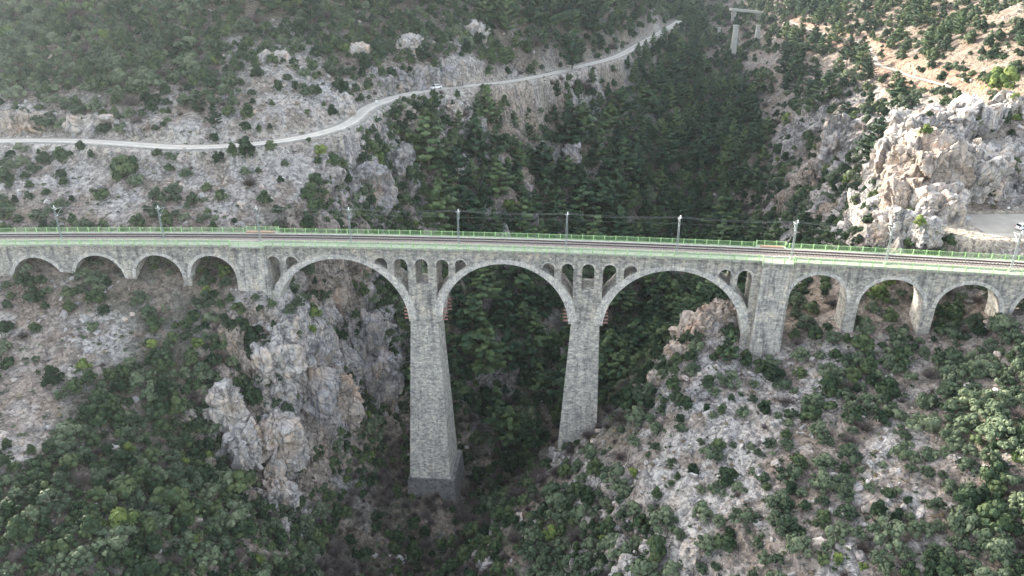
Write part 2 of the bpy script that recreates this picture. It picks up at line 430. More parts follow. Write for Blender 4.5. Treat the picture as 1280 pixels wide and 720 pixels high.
# front right
c((945,455,140.5),(980,440,140),(1050,415,139.5),(1150,418,137),(1230,402,135.5),(1280,392,134),(1000,400,150),(1020,380,154),(1020,352,164),(1110,395,143.5),(1110,370,149),(1200,398,141.5),(1200,372,147),(1280,370,143),
  (895,378,152),(872,418,146),(850,455,143),(812,495,141),(760,530,139.5),(720,560,141),(700,580,141),(688,592,139),(640,645,130),(620,700,120),(600,722,116),
  (900,500,128),(900,550,118),(900,650,100),(900,720,91),(1000,500,125),(1000,600,103),(1000,720,86),(1150,500,119),(1150,600,99),(1150,720,82),(1280,450,120),(1280,560,99),(1280,720,79),
  (800,600,116),(800,720,98),(720,720,108),(720,650,120),(850,450,141))
# ground outside the picture; its unseen rear left ridge is shaped to block the sun
ctrl += [(-148,158,-5.5),(-148,172,-2.5),(-182,158,-4),(-182,175,-1),(140,125,1),(140,145,4),(-96,325,75),(-140,300,72),(-60,345,68),(-187,318,100),(-128,302,88),(-155,303,93),(-200,350,110),(-187,362,104),(-230,300,120),(-300,60,-12),(-300,170,3),(-320,220,30),(-300,300,75),(-250,390,125),(-380,420,150),(-180,390,88),(-120,420,82),(-60,470,78),(0,520,70),(80,640,60),(60,760,75),(-200,600,120),(-100,700,110),
         (-190,160,-4),(-190,200,14),(-190,250,38),(-190,120,-14),(-150,60,-30),(-110,30,-36),(-50,60,-72),(-20,20,-86),(0,80,-80),(-15,100,-79),(30,20,-50),(70,30,-32),(120,30,-26),(160,80,-12),(190,140,-2),
         (200,190,10),(250,230,32),(260,300,48),(300,400,66),(300,560,80),(330,160,20),(330,60,0),(210,560,52),(230,700,60),(170,760,45),(400,760,100),(600,500,120),(-600,500,160),(-600,100,0),(600,100,10),(0,-40,-90),(-300,-40,-30),(300,-40,-20),(500,850,140),(-500,850,160),(0,880,90)]
ctrl = np.array(ctrl)
def rbf_fit(P, smooth=0.6):
    d = np.sqrt(((P[:, None, :2] - P[None, :, :2])**2).sum(-1))
    n = len(P); A = np.zeros((n + 3, n + 3))
    A[:n, :n] = -d; A[np.arange(n), np.arange(n)] += smooth
    A[:n, n] = 1; A[:n, n + 1:] = P[:, :2]; A[n:, :n] = A[:n, n:].T
    return np.linalg.solve(A, np.concatenate([P[:, 2], [0, 0, 0]]))
_w = rbf_fit(ctrl)
def base_h(X, Y):
    X = np.asarray(X, float); Y = np.asarray(Y, float); sh = X.shape
    x = X.ravel(); y = Y.ravel(); out = np.empty(x.size)
    for i in range(0, x.size, 40000):
        xs, ys = x[i:i + 40000, None], y[i:i + 40000, None]
        d = np.sqrt((xs - ctrl[None, :, 0])**2 + (ys - ctrl[None, :, 1])**2)
        out[i:i + 40000] = -d @ _w[:-3] + _w[-3] + xs[:, 0] * _w[-2] + ys[:, 0] * _w[-1]
    return out.reshape(sh)

# ground kinds and plant density, read off the photograph in cells of 40 pixels
GT = """44444444444444444444444222223333
44444440004444044444442222233333
44444444001100044444444222223333
00000000001110044444444222111003
00022000001122444444444422110000
00000000002114444444444222210000
22202200201144444444444222200030
22222222411144444444444222200303
22444444411144444444444232233232
22244444111144441444411133222232
02004444111114444444411132002222
22044444111144414444411000022222
22444441111144444444410000220222
20444411114444444444000002200222
04444441114444444410000022202222
44444444114444444410000022000222
44444444414444444440000222200222
44444444444444444110002222002222""".split()
DN = """88888888888888899999988788665565
88888887777778688899999776555555
88887777445544678999999856644455
44455545433478778999999755543343
42232342213788889999999754523211
43345232023888768999999865443200
55565544256887899999999843442100
55665665667889889999999866542100
66777777655688889999999866644434
22345666544688889999899644665755
21136777654488899999885356667866
21368888645488899998865524776777
22588888545888899988543324875777
36888887446888777642213224875767
77888887448888777631234545655678
88888888648888777654323555655677
88888888868888788876434555656677
88888888888888887877545566566777""".split()
KD = """22222221111111100000000000100111
22222222111111100000000001111111
22222222111110000000000001111111
22222201111111000000000011111111
11111111111111000000000011111111
11111111111110000000000011111111
11111212111110000000000311111111
11111111111110000000000111111111
22222221111111000000000011111111
22221111111111000000000111121111
22211111111111000000000121112211
22111111111111000000001121112221
11111111111110000000111211122221
11111111111133300331112211222221
21111111111133333331112212222211
21111111111333313111112222222211
11111111113333311111122221222212
11111111113333331111122211221222""".split()
TC = {'0': (0.345, 0.33, 0.31), '1': (0.37, 0.355, 0.34), '2': (0.225, 0.195, 0.17), '3': (0.20, 0.162, 0.128), '4': (0.105, 0.100, 0.080)}
TR = {'0': 0.65, '1': 1.0, '2': 0.3, '3': 0.15, '4': 0.1}   # 0 pale scree, 1 cliff, 2 stony soil, 3 dry grass, 4 litter
G_tone = np.array([[TC[ch] for ch in r] for r in GT]); G_rock = np.array([[TR[ch] for ch in r] for r in GT])
G_den = np.array([[int(ch) for ch in r] for r in DN], float)
def cell(px, py): return np.clip(py / 40 - 0.5, 0, 17), np.clip(px / 40 - 0.5, 0, 31)
def sample(G, px, py):
    r, q = cell(px, py); r0 = np.floor(r).astype(int); q0 = np.floor(q).astype(int)
    r1 = np.minimum(r0 + 1, 17); q1 = np.minimum(q0 + 1, 31); fr = r - r0; fq = q - q0
    if G.ndim == 3: fr = fr[..., None]; fq = fq[..., None]
    return (G[r0, q0] * (1 - fr) + G[r1, q0] * fr) * (1 - fq) + (G[r0, q1] * (1 - fr) + G[r1, q1] * fr) * fq

def poly3(pts): return np.array([at(*p) for p in pts])
def resample(P, step):
    d = np.r_[0, np.cumsum(np.linalg.norm(np.diff(P[:, :2], axis=0), axis=1))]
    # Catmull-Rom smoothing
    out = []
    Q = np.vstack([2 * P[0] - P[1], P, 2 * P[-1] - P[-2]])
    for i in range(len(P) - 1):
        n = max(2, int((d[i + 1] - d[i]) / step))
        for k in range(n):
            t = k / n; p0, p1, p2, p3 = Q[i], Q[i + 1], Q[i + 2], Q[i + 3]
            out.append(0.5 * ((2 * p1) + (-p0 + p2) * t + (2 * p0 - 5 * p1 + 4 * p2 - p3) * t * t + (-p0 + 3 * p1 - 3 * p2 + p3) * t**3))
    out.append(P[-1]); return np.array(out)
road_line = resample(poly3(ROAD), 2.0)
k = np.ones(9) / 9; road_line[4:-4, 2] = np.convolve(road_line[:, 2], k, 'valid')
trail_line = resample(poly3(TRAIL), 2.0)
plat = np.array([at(1215,283,160), at(1240,283,160), at(1290,283,160), at(1380,283,160)])
plat_line = resample(plat, 2.0); plat_line[:, 2] = 2.5

def line_dist(X, Y, L):
    """distance to a polyline and its height there"""
    best = np.full(X.shape, 1e9); z = np.zeros(X.shape)
    for i in range(len(L) - 1):
        a, b = L[i], L[i + 1]; e = b[:2] - a[:2]; l2 = (e**2).sum() + 1e-9
        t = np.clip(((X - a[0]) * e[0] + (Y - a[1]) * e[1]) / l2, 0, 1)
        d = np.hypot(X - a[0] - t * e[0], Y - a[1] - t * e[1]); m = d < best
        best = np.where(m, d, best); z = np.where(m, a[2] + t * (b[2] - a[2]), z)
    return best, z
def smooth01(t): t = np.clip(t, 0, 1); return t * t * (3 - 2 * t)

NU, NV = 860, 860
uu = np.linspace(-1.15, 1.15, NU); yy = 22 + (np.exp(np.linspace(0, 1, NV) * 3.2) - 1) / (math.exp(3.2) - 1) * 860
Xg = uu[None, :] * (yy[:, None] + 95); Yg = np.repeat(yy[:, None], NU, 1)
Z0 = base_h(Xg, Yg)
PXg, PYg, DPg = project(Xg, Yg, Z0)
jx = fbm(Xg / 9, Yg / 9, seed=3) * 26; jy = fbm(Xg / 9, Yg / 9, seed=9) * 26
rockg = sample(G_rock, PXg + jx, PYg + jy); toneg = sample(G_tone, PXg + jx, PYg + jy)
gy, gx = np.gradient(Z0); gX = gx / np.gradient(Xg, axis=1); gY = gy / np.gradient(Yg, axis=0)
slope = np.hypot(gX, gY)
steep = smooth01((slope - 0.75) / 0.8)
inview = ((PXg > -150) & (PXg < 1430)).astype(float)
rockm = np.clip(rockg + steep * 0.6, 0, 1)
dr, zr = line_dist(Xg, Yg, road_line); dt_, zt = line_dist(Xg, Yg, trail_line); dp, zp = line_dist(Xg, Yg, plat_line)
ub = Xg; dbr = Yg - yc(Xg)                                     # keeps the ground below the deck and calm round the viaduct
wr = 1 - smooth01((dr - 3.6) / 4.2); wt = 1 - smooth01((dt_ - 1.6) / 2.5); wp = 1 - smooth01((dp - 9.5) / 2.5)
calm = np.maximum.reduce([wr, wt, wp])
nearb = np.exp(-((dbr - 3.3) / 12)**2)
# rough limestone: ledges, blocks and gullies
big = fbm(Xg / 22, Yg / 22, Z0 / 30, 4, 5)
f1, f2, rid, ft = worley(Xg / 5.5 + big * .5, Yg / 5.5, Z0 / 7.5 + Xg / 14, 21)
g1, g2, gid, gt_ = worley(Xg / 2.1, Yg / 2.1, Z0 / 2.6 + Xg / 9, 31)
fine = fbm(Xg / 1.9, Yg / 1.9, Z0 / 1.9, 3, 41)
blocks = (rid - 0.5) * 0.7 + 1.5 * ft - 0.30 * np.exp(-((f2 - f1) / 0.06)**2)
blocks2 = (gid - 0.5) * 0.45 + 0.9 * gt_ - 0.12 * np.exp(-((g2 - g1) / 0.1)**2)
amp = 0.25 + 1.0 * rockm
near_k = 1 - 0.75 * nearb
disp = (1 - calm) * near_k * (big * (1.6 + 2.4 * steep) + amp * (blocks * (0.7 + 2.6 * steep) + blocks2 * (0.5 + 0.8 * steep) + fine * (0.3 + 0.5 * steep)))
# displace along the normal (mostly sideways on steep faces)
nl = np.sqrt(1 + gX**2 + gY**2); nx, ny, nz = -gX / nl, -gY / nl, 1 / nl
hz = 0.85
Xd = Xg + disp * nx * hz * np.minimum(1, steep * 2); Yd = Yg + disp * ny * hz * np.minimum(1, steep * 2)
Zd = Z0 + disp * nz
Zd = Zd * (1 - wr) + (zr - 0.05) * wr; Xd = Xd * (1 - wr) + Xg * wr; Yd = Yd * (1 - wr) + Yg * wr
Zd = Zd * (1 - wt) + (zt - 0.03) * wt
Zd = Zd * (1 - wp) + (zp - 0.03) * wp
# keep ground under the deck and through the spandrels
zt_b = np.polyval(_pf, np.clip(Xg, -184, 152))
under = (dbr > -3) & (dbr < 9.5)
Zd = np.where(under, np.minimum(Zd, zt_b - 1.2), Zd)
Zd = np.where((dbr >= 9.5) & (dbr < 12), np.minimum(Zd, zt_b + 0.2 + (dbr - 9.5) * 1.2), Zd)
tone = toneg.copy()
# colour patches: the rock's own iron stains and soil pockets
rn = fbm(Xg / 6, Yg / 6, Z0 / 6, 4, 71)
stn = smooth01((rn - 0.12) / 0.3)[..., None]
tone = tone * (1 - 0.5 * stn) + tone * np.array([1.05, 0.91, 0.78]) * 0.5 * stn
pale = smooth01((-rn - 0.1) / 0.3)[..., None] * (0.35 + 0.65 * rockm)[..., None]
tone = tone * (1 - 0.35 * pale) + np.array([0.50, 0.49, 0.475]) * 0.35 * pale
soil = smooth01((fbm(Xg / 4.5, Yg / 4.5, seed=141) + 0.35 * fbm(Xg / 1.3, Yg / 1.3, seed=142) - 0.02) / 0.22)[..., None] * (1 - steep * 0.8)[..., None]
tone = tone * (1 - 0.72 * soil) + np.array([0.19, 0.155, 0.125]) * 0.72 * soil
cb = smooth01((fbm(Xg / 16 + 3, Yg / 16, Z0 / 40, 4, 91) + 0.12) / 0.3)[..., None]
cliffc = np.array([0.41, 0.40, 0.395]) * (1 - cb) + np.array([0.29, 0.245, 0.205]) * cb
tone = tone + (cliffc - tone) * (steep * 0.75)[..., None]
verge = (smooth01(1 - (dr - 3.5) / 4.5) * 0.6)[..., None]
tone = tone * (1 - verge) + np.array([0.42, 0.39, 0.345]) * verge
red = (smooth01(1 - (dt_ - 3) / 5) * (1 - wt))[..., None]
tone = tone * (1 - 0.5 * red) + np.array([0.36, 0.20, 0.13]) * 0.5 * red
tone = tone * (1 - wp[..., None]) + np.array([0.42, 0.37, 0.30]) * wp[..., None]
rockm = rockm * (1 - calm)
idx = np.arange(NU * NV).reshape(NV, NU)
Fq = np.stack([idx[:-1, :-1], idx[:-1, 1:], idx[1:, 1:], idx[1:, :-1]], -1).reshape(-1, 4)
me = np_mesh('hillside', np.stack([Xd, Yd, Zd], -1).reshape(-1, 3), Fq, False)
ca = me.attributes.new('tone', 'FLOAT_COLOR', 'POINT')
ca.data.foreach_set('color', np.concatenate([tone.reshape(-1, 3), np.ones((NU * NV, 1))], 1).astype(np.float32).ravel())
ra = me.attributes.new('rock', 'FLOAT', 'POINT'); ra.data.foreach_set('value', rockm.astype(np.float32).ravel())
terrain = link('terrain', me, mat=M['ground']); tag(terrain, 'rocky limestone gorge hillsides under and around the viaduct', kind='structure')

# fast height lookup on the grid
def ground(X, Y, A=None):
    A = Zd if A is None else A
    X = np.atleast_1d(np.asarray(X, float)); Y = np.atleast_1d(np.asarray(Y, float))
    j = np.interp(Y, yy, np.arange(NV)); i = (X / (Y + 95) + 1.15) / 2.3 * (NU - 1)
    i = np.clip(i, 0, NU - 1.001); j = np.clip(j, 0, NV - 1.001)
    i0 = i.astype(int); j0 = j.astype(int); fi = i - i0; fj = j - j0
    return (A[j0, i0] * (1 - fi) + A[j0, i0 + 1] * fi) * (1 - fj) + (A[j0 + 1, i0] * (1 - fi) + A[j0 + 1, i0 + 1] * fi) * fj
def gz(x, y): return float(ground(x, y)[0])
def hit(px, py, F0=60, F1=900):         # first ground point seen at a photo pixel
    d = ray(px, py); Fs = np.linspace(F0, F1, 4000)
    X = d[0] / d[1] * Fs; Z = CAM_H + d[2] / d[1] * Fs
    below = Z < ground(X, Fs)
    k = int(np.argmax(below)) if below.any() else len(Fs) - 1
    return float(X[k]), float(Fs[k]), float(Z[k])

# ------------------------------------------------------------------ road, trail, platform
def ribbon(L, w0, w1, dz, name, mat, label, n=5):
    T = np.gradient(L[:, :2], axis=0); T /= np.linalg.norm(T, axis=1)[:, None]; Nn = np.stack([-T[:, 1], T[:, 0]], 1)
    k = np.ones(5) / 5
    V = []
    edge = fbm(np.arange(len(L)) / 3.0, np.zeros(len(L)), seed=77) * 0.35
    for a in np.linspace(0, 1, n):
        off = (w0 + (w1 - w0) * a) + (edge if a in (0, 1) else 0)
        V.append(np.stack([L[:, 0] + Nn[:, 0] * off, L[:, 1] + Nn[:, 1] * off, L[:, 2] + dz], 1))
    V = np.array(V); m = len(L); V = V.transpose(1, 0, 2).reshape(-1, 3)
    F = [(i * n + j, i * n + j + 1, (i + 1) * n + j + 1, (i + 1) * n + j) for i in range(m - 1) for j in range(n - 1)]
    F = [f[::-1] for f in F]
    me = np_mesh(name, V, F, True); at_ = me.attributes.new('across', 'FLOAT', 'POINT'); at_.data.foreach_set('value', np.tile(np.linspace(0, 1, n), m).astype(np.float32))
    o = link(name, me, mat=mat); tag(o, label, kind='structure'); return o, Nn
road, rN = ribbon(road_line, -3.2, 3.2, 0.06, 'road', M['road'], 'pale dusty road winding along the gorge side', 9)
trail, _ = ribbon(trail_line, -1.3, 1.3, 0.05, 'trail', M['trail'], 'pale dirt trail across the right hillside', 3)
yl = plat_line.copy(); yl[:, 2] = 2.5
yard, _ = ribbon(yl, -7.5, 8.3, 0.06, 'parking_area', M['yard'], 'bright bare parking area behind the deck at the right', 5)
# low kerb wall on the valley side of the road
mb = MB()
L = road_line; m = (L[:, 0] < -35)
ids = [i for i in range(0, len(L) - 1) if L[i, 0] < -34]
for i in ids:
    q = []
    for jj in (i, i + 1):
        nn = rN[jj] * -1
        for o_ in (3.5, 3.8):
            q.append((L[jj, 0] + nn[0] * o_, L[jj, 1] + nn[1] * o_))
    z0, z1 = L[i, 2] - 0.5, L[i, 2] + 0.32; z2, z3 = L[i + 1, 2] - 0.5, L[i + 1, 2] + 0.32
    mb.quadbox([(*q[0], z0), (*q[1], z0), (*q[3], z2), (*q[2], z2), (*q[0], z1), (*q[1], z1), (*q[3], z3), (*q[2], z3)])
kw = mb.build('roadside_wall', M['kerb'])
tag(kw, 'low stone kerb wall along the valley edge of the winding road', 'wall')
# ================================================================== viaduct
WID = 6.2
bridge = empty('stone_viaduct', bp(0, 3, -60))
tag(bridge, 'long grey stone railway viaduct on tall tapering piers across the gorge', 'viaduct')
def par(o, p):                          # parent keeping the world position
    o.parent = p; o.matrix_parent_inverse = Matrix.Translation(-Vector(p.location))
    return o
def B_(o): return par(o, bridge)

def extrude_uz(name, outer, holes, v0, v1, mat):
    """solid with outline in (u, z), extruded across the viaduct between v0 and v1 (numbers or functions of u, z)"""
    f0 = v0 if callable(v0) else (lambda u, z: v0); f1 = v1 if callable(v1) else (lambda u, z: v1)
    loops = [outer] + holes
    tri = tessellate_polygon([[Vector((p[0], p[1], 0)) for p in l] for l in loops])
    flat = [p for l in loops for p in l]; n = len(flat)
    V = [bp(p[0], f0(*p), p[1]) for p in flat] + [bp(p[0], f1(*p), p[1]) for p in flat]
    F = []
    for t in tri:
        a, b, c_ = (flat[i] for i in t)
        ar = (b[0] - a[0]) * (c_[1] - a[1]) - (c_[0] - a[0]) * (b[1] - a[1])
        t = tuple(t) if ar > 0 else tuple(reversed(t))
        F.append(t); F.append(tuple(i + n for i in reversed(t)))
    b = 0
    for l in loops:
        m = len(l)
        for i in range(m):
            j = (i + 1) % m; F.append((b + i, b + j, b + j + n, b + i + n))
        b += m
    me = bpy.data.meshes.new(name); me.from_pydata(V, [], F)
    bm = bmesh.new(); bm.from_mesh(me); bmesh.ops.recalc_face_normals(bm, faces=bm.faces); bm.to_mesh(me); bm.free()
    me.materials.append(mat); me.update()
    o = bpy.data.objects.new(name, me); C.objects.link(o); return o

def strip_wall(name, u0, u1, zbase, voids, v0, v1, mat, step=0.35):
    """wall under the top line with voids = [(ua, ub, lo(u), hi(u))]; built from narrow vertical strips"""
    brk = {u0, u1}
    for ua, ub, lo, hi in voids: brk |= {max(u0, ua), min(u1, ub)}
    brk = sorted(brk); us = []
    for a, b in zip(brk[:-1], brk[1:]):
        n = max(1, int((b - a) / step)); n = max(n, 14) if any(abs(va - a) < 1e-6 and abs(vb - b) < 1e-6 for va, vb, _, _ in voids) else n
        # finer towards both ends, where round arches are steep
        for i in range(n): t = i / n; us.append(a + (b - a) * (0.5 - 0.5 * math.cos(math.pi * t)))
    us.append(u1)
    def solids(u, um):
        z = zbase; res = []
        for ua, ub, lo, hi in sorted([v for v in voids if v[0] < um < v[1]], key=lambda v: v[2](u)):
            l, h = lo(u), hi(u); h = max(h, l)
            if l > z + 1e-4 or True: res.append((z, max(z, l)))
            z = max(z, h)
        res.append((z, ztop(u))); return res
    V = []; F = []; cache = {}
    def vid(u, v, z):
        k = (round(u, 4), v, round(z, 4))
        if k not in cache: cache[k] = len(V); V.append(bp(u, v, z))
        return cache[k]
    def quad(*p):
        ids = []
        for q in p:
            if q not in ids: ids.append(q)
        if len(ids) >= 3: F.append(tuple(ids))
    prev = None
    for a, b in zip(us[:-1], us[1:]):
        um = (a + b) / 2; A = solids(a, um); Bq = solids(b, um)
        for (z0, z1), (y0, y1) in zip(A, Bq):
            if z1 - z0 < 1e-3 and y1 - y0 < 1e-3: continue
            quad(vid(a, v0, z0), vid(b, v0, y0), vid(b, v0, y1), vid(a, v0, z1))
            quad(vid(a, v1, z1), vid(b, v1, y1), vid(b, v1, y0), vid(a, v1, z0))
            quad(vid(a, v0, z1), vid(b, v0, y1), vid(b, v1, y1), vid(a, v1, z1))
            quad(vid(a, v1, z0), vid(b, v1, y0), vid(b, v0, y0), vid(a, v0, z0))
        L_ = prev if prev is not None else []
        ends = sorted({z for s in L_ + A for z in s})
        for z0, z1 in zip(ends[:-1], ends[1:]):
            if z1 - z0 < 1e-3: continue
            zm = (z0 + z1) / 2; inl = any(s[0] < zm < s[1] for s in L_); inr = any(s[0] < zm < s[1] for s in A)
            if inl and not inr: quad(vid(a, v0, z0), vid(a, v0, z1), vid(a, v1, z1), vid(a, v1, z0))
            elif inr and not inl: quad(vid(a, v1, z0), vid(a, v1, z1), vid(a, v0, z1), vid(a, v0, z0))
        prev = Bq
    for z0, z1 in prev: quad(vid(u1, v0, z0), vid(u1, v0, z1), vid(u1, v1, z1), vid(u1, v1, z0))
    me = bpy.data.meshes.new(name); me.from_pydata(V, [], F)
    bm = bmesh.new(); bm.from_mesh(me); bmesh.ops.recalc_face_normals(bm, faces=bm.faces); bm.to_mesh(me); bm.free()
    me.materials.append(mat); me.update(); o = bpy.data.objects.new(name, me); C.objects.link(o); return o
def half_round(uc, zc, r): return lambda u: zc + math.sqrt(max(0.0, r * r - (u - uc)**2))
def semi(uc, zc, r, n=40, a0=180, a1=0):
    return [(uc + r * math.cos(R(a0 + (a1 - a0) * i / n)), zc + r * math.sin(R(a0 + (a1 - a0) * i / n))) for i in range(n + 1)]
def ring_poly(uc, zc, r0, r1, a0=180, a1=0, k0=1.0):
    """voussoir band from r0 to r1, thicker towards the springing"""
    n = 44; inner = []; outer = []
    for i in range(n + 1):
        a = R(a0 + (a1 - a0) * i / n); t = abs(math.cos(a))
        ro = r0 + (r1 - r0) * (1 + k0 * t * t)
        inner.append((uc + r0 * math.cos(a), zc + r0 * math.sin(a))); outer.append((uc + ro * math.cos(a), zc + ro * math.sin(a)))
    return inner + outer[::-1]

# --- main arches: edges read at the springing, crowns at the soffit
spr = 395
MA = []
for (xl, xr, xc, ycn) in ((348, 511.5, 431, 323.5), (553, 710.5, 631, 330), (753.5, 929, 840, 338)):
    ul, ur = W(xl, spr)[0], W(xr, spr)[0]; zcr = W(xc, ycn)[1]; r = (ur - ul) / 2
    MA.append(((ul + ur) / 2, zcr - r, r))
print('main arches', MA)
uAL0, uAL1 = W(296, 325)[0], W(334, 325)[0]           # left abutment pier
uAR0, uAR1 = W(951, 345)[0], W(985, 345)[0]           # right abutment pier
zleg = [W(532, 402)[1], W(731, 406)[1]]               # where the tapering shafts begin
P1 = ((MA[0][0] + MA[0][2]), (MA[1][0] - MA[1][2])); P2 = ((MA[1][0] + MA[1][2]), (MA[2][0] - MA[2][2]))
def topline(u0, u1, step=2.0):
    n = max(1, int(abs(u1 - u0) / step)); return [(u0 + (u1 - u0) * i / n, ztop(u0 + (u1 - u0) * i / n)) for i in range(n + 1)]
ZB = -27.0
low = lambda u: ZB
voids = [(uc - r, uc + r, low, half_round(uc, zc, r)) for uc, zc, r in MA]
voids += [(P1[0], P1[1], low, lambda u: zleg[0]), (P2[0], P2[1], low, lambda u: zleg[1])]
RT = 1.05                                             # ring thickness at the crown
def ext_z(u):                                         # top of the ring at u (highest over the arches)
    z = -99
    for uc, zc, r in MA:
        for dr in (0,):
            best = None
            # numeric: thickness grows towards the springing
            for i in range(0, 181, 2):
                a = R(i); t = abs(math.cos(a)); ro = r + RT * (1 + 1.0 * t * t)
                uu_ = uc + ro * math.cos(a)
                if abs(uu_ - u) < 0.35: z = max(z, zc + ro * math.sin(a))
    return z
HOLES = []      # (xl, xr, crown y, kind, bottom y)
H = [(334.5, 350, 320.5, 0), (357.5, 372, 320.8, 0), (468, 484, 322.5, 0), (492, 509, 323.5, 0), (518.6, 534.6, 324, 355), (545, 560.5, 324.5, 0), (568.6, 582.6, 325, 0),
     (678, 693, 329, 0), (701.5, 717, 329.8, 0), (727.5, 743, 330.4, 362), (754, 770.5, 331.2, 0), (780, 796.3, 332, 0), (898.5, 913.6, 337, 0), (922, 940, 338.5, 0)]
small_arch = []
for xl, xr, yt, yb in H:
    ul, ur = W(xl, yt + 10)[0], W(xr, yt + 10)[0]; r = (ur - ul) / 2; uc = (ul + ur) / 2; zc = W((xl + xr) / 2, yt)[1] - r
    if yb: zb = [(ul, W(xl, yb)[1]), (ur, W(xr, yb)[1])]
    else:
        zb = [(ul + (ur - ul) * i / 6, ext_z(ul + (ur - ul) * i / 6) + 0.05) for i in range(7)]
    lo = (lambda u, q=zb: float(np.interp(u, [p[0] for p in q], [p[1] for p in q])))
    if not yb:                           # only as wide as it clears the ring
        g = [u for u in np.linspace(ul, ur, 60) if half_round(uc, zc, r)(u) > lo(u) + 0.02]
        a_, b_ = float(g[0]), float(g[-1])
    else: a_, b_ = ul, ur
    voids.append((a_, b_, lo, half_round(uc, zc, r))); small_arch.append((uc, zc, r, lo(ul) < zc and lo(ur) < zc))
B_(strip_wall('spandrel_wall', uAL1 - 0.5, uAR0 + 0.5, ZB, voids, 0.0, WID, M['masonry']))
for uc, zc, r in MA:
    B_(extrude_uz('arch_ring', ring_poly(uc, zc, r - 0.02, r + RT - 0.05, 176, 4), [], -0.10, WID + 0.10, M['ring']))
for uc, zc, r, full in small_arch:
    if full: B_(extrude_uz('window_arch', ring_poly(uc, zc, r + 0.02, r + 0.36, 172, 8, 0), [], -0.05, 0.25, M['ring']))

# --- tapering shafts
def shaft(name, top, bot, zt, zb, mat, nz=30):
    """top/bot = (u0, u1, v0, v1)"""
    V = []; F = []
    for i in range(nz + 1):
        t = i / nz; z = zt + (zb - zt) * t
        u0, u1, v0, v1 = (top[k] + (bot[k] - top[k]) * t for k in range(4))
        um = (u0 + u1) / 2
        for (u, v) in ((u0, v0), (u1, v0), (u1, v1), (u0, v1)): V.append(bp(u, v, z))
    for i in range(nz):
        for k in range(4):
            a, b = i * 4 + k, i * 4 + (k + 1) % 4; F.append((a, b, b + 4, a + 4))
    F.append((3, 2, 1, 0)); b = nz * 4; F.append((b, b + 1, b + 2, b + 3))
    me = bpy.data.meshes.new(name); me.from_pydata(V, [], [f[::-1] for f in F])
    bm = bmesh.new(); bm.from_mesh(me); bmesh.ops.recalc_face_normals(bm, faces=bm.faces); bm.to_mesh(me); bm.free()
    me.materials.append(mat); me.update(); o = bpy.data.objects.new(name, me); C.objects.link(o); return o
def px_u(px, py, v): return W(px, py, v)[0]
# front batter 1:18
bat = 1 / 18.0
zt1 = zleg[0]; zb1 = -61.5; vb1 = 0.15 - (zt1 - zb1) * bat
pier1 = B_(shaft('tall_pier', (px_u(513.3, 402, 0.15), px_u(547.5, 402, 0.15), 0.15, WID - 0.15), (px_u(514.5, 612, vb1), px_u(565, 612, vb1), vb1, WID + 2.6), zt1, zb1, M['pier'])); 
print('pier1 z at foot px612', W(540, 612, vb1))
f1a = (px_u(513.5, 612, vb1) - 0.2, px_u(568.5, 612, vb1) + 0.2, vb1 - 0.5, WID + 4.0)
B_(shaft('pier_footing', f1a, (f1a[0] - .4, f1a[1] + .6, f1a[2] - .3, f1a[3] + .5), zb1 + 0.0, zb1 - 9, M['footing'], 3))
zt2 = zleg[1]; zb2 = -56.0; vb2 = 0.15 - (zt2 - zb2) * bat
pier2 = B_(shaft('tall_pier', (px_u(713.5, 406, 0.15), px_u(749, 406, 0.15), 0.15, WID - 0.15), (px_u(695.5, 575, vb2 + .7) , px_u(744.5, 575, vb2 + .7) + 0.3, vb2, WID + 2.4), zt2, zb2, M['pier']))
# rusty beam stubs under the springings
for (pa, pb), zl in ((P1, zleg[0]), (P2, zleg[1])):
    for side, ue in ((-1, pa), (1, pb)):
        for kk in range(4):
            z = zl + 0.5 + kk * 0.85
            a, b = (ue - 1.15, ue + 0.3) if side < 0 else (ue - 0.3, ue + 1.15)
            for va in (0.25, WID - 0.6):
                m1 = MB()
                p = [bp(a, va, z), bp(b, va, z), bp(b, va + 0.35, z), bp(a, va + 0.35, z)]
                m1.quadbox([(q[0], q[1], q[2]) for q in p] + [(q[0], q[1], q[2] + 0.26) for q in p])
                B_(m1.build('steel_beam', M['rust']))

# --- abutment piers
def abut(u0, u1, zb, vb):
    zt = min(ztop(u0), ztop(u1)) - 0.02
    o = B_(shaft('abutment_pier', (u0, u1, -0.8, WID + 0.8), (u0 - 0.5, u1 + 0.7, -0.8 - vb, WID + 0.8 + vb), zt, zb, M['abut'], 12)); return o
abut(uAL0, uAL1, -24, 1.0); abut(uAR0, uAR1, -28, 1.3)

# --- approach walls with round arches
def approach(u0, u1, arches, zb, name='approach_wall'):
    B_(strip_wall(name, u0, u1, zb, [(uc - r, uc + r, (lambda u: zb), half_round(uc, zc, r)) for uc, zc, r in arches], 0.0, WID, M['masonry']))
    for uc, zc, r in arches: B_(extrude_uz('arch_ring', ring_poly(uc, zc, r - 0.015, r + 0.75, 180, 0, 0), [], -0.05, WID + 0.05, M['ring']))
LA = []
for xl, xr, ycn, ys in ((17, 79, 322, 345), (94, 156, 319.3, 345), (170, 228.5, 319, 345), (239.5, 297, 319.5, 345)):
    ul, ur = W(xl, ys)[0], W(xr, ys)[0]; r = (ur - ul) / 2; LA.append(((ul + ur) / 2, W((xl + xr) / 2, ycn)[1] - r, r))
LA[-1] = (LA[-1][0] - 0.25, LA[-1][1], LA[-1][2] - 0.05)
approach(-181.5, uAL0 + 0.5, LA, -26)
RA = []
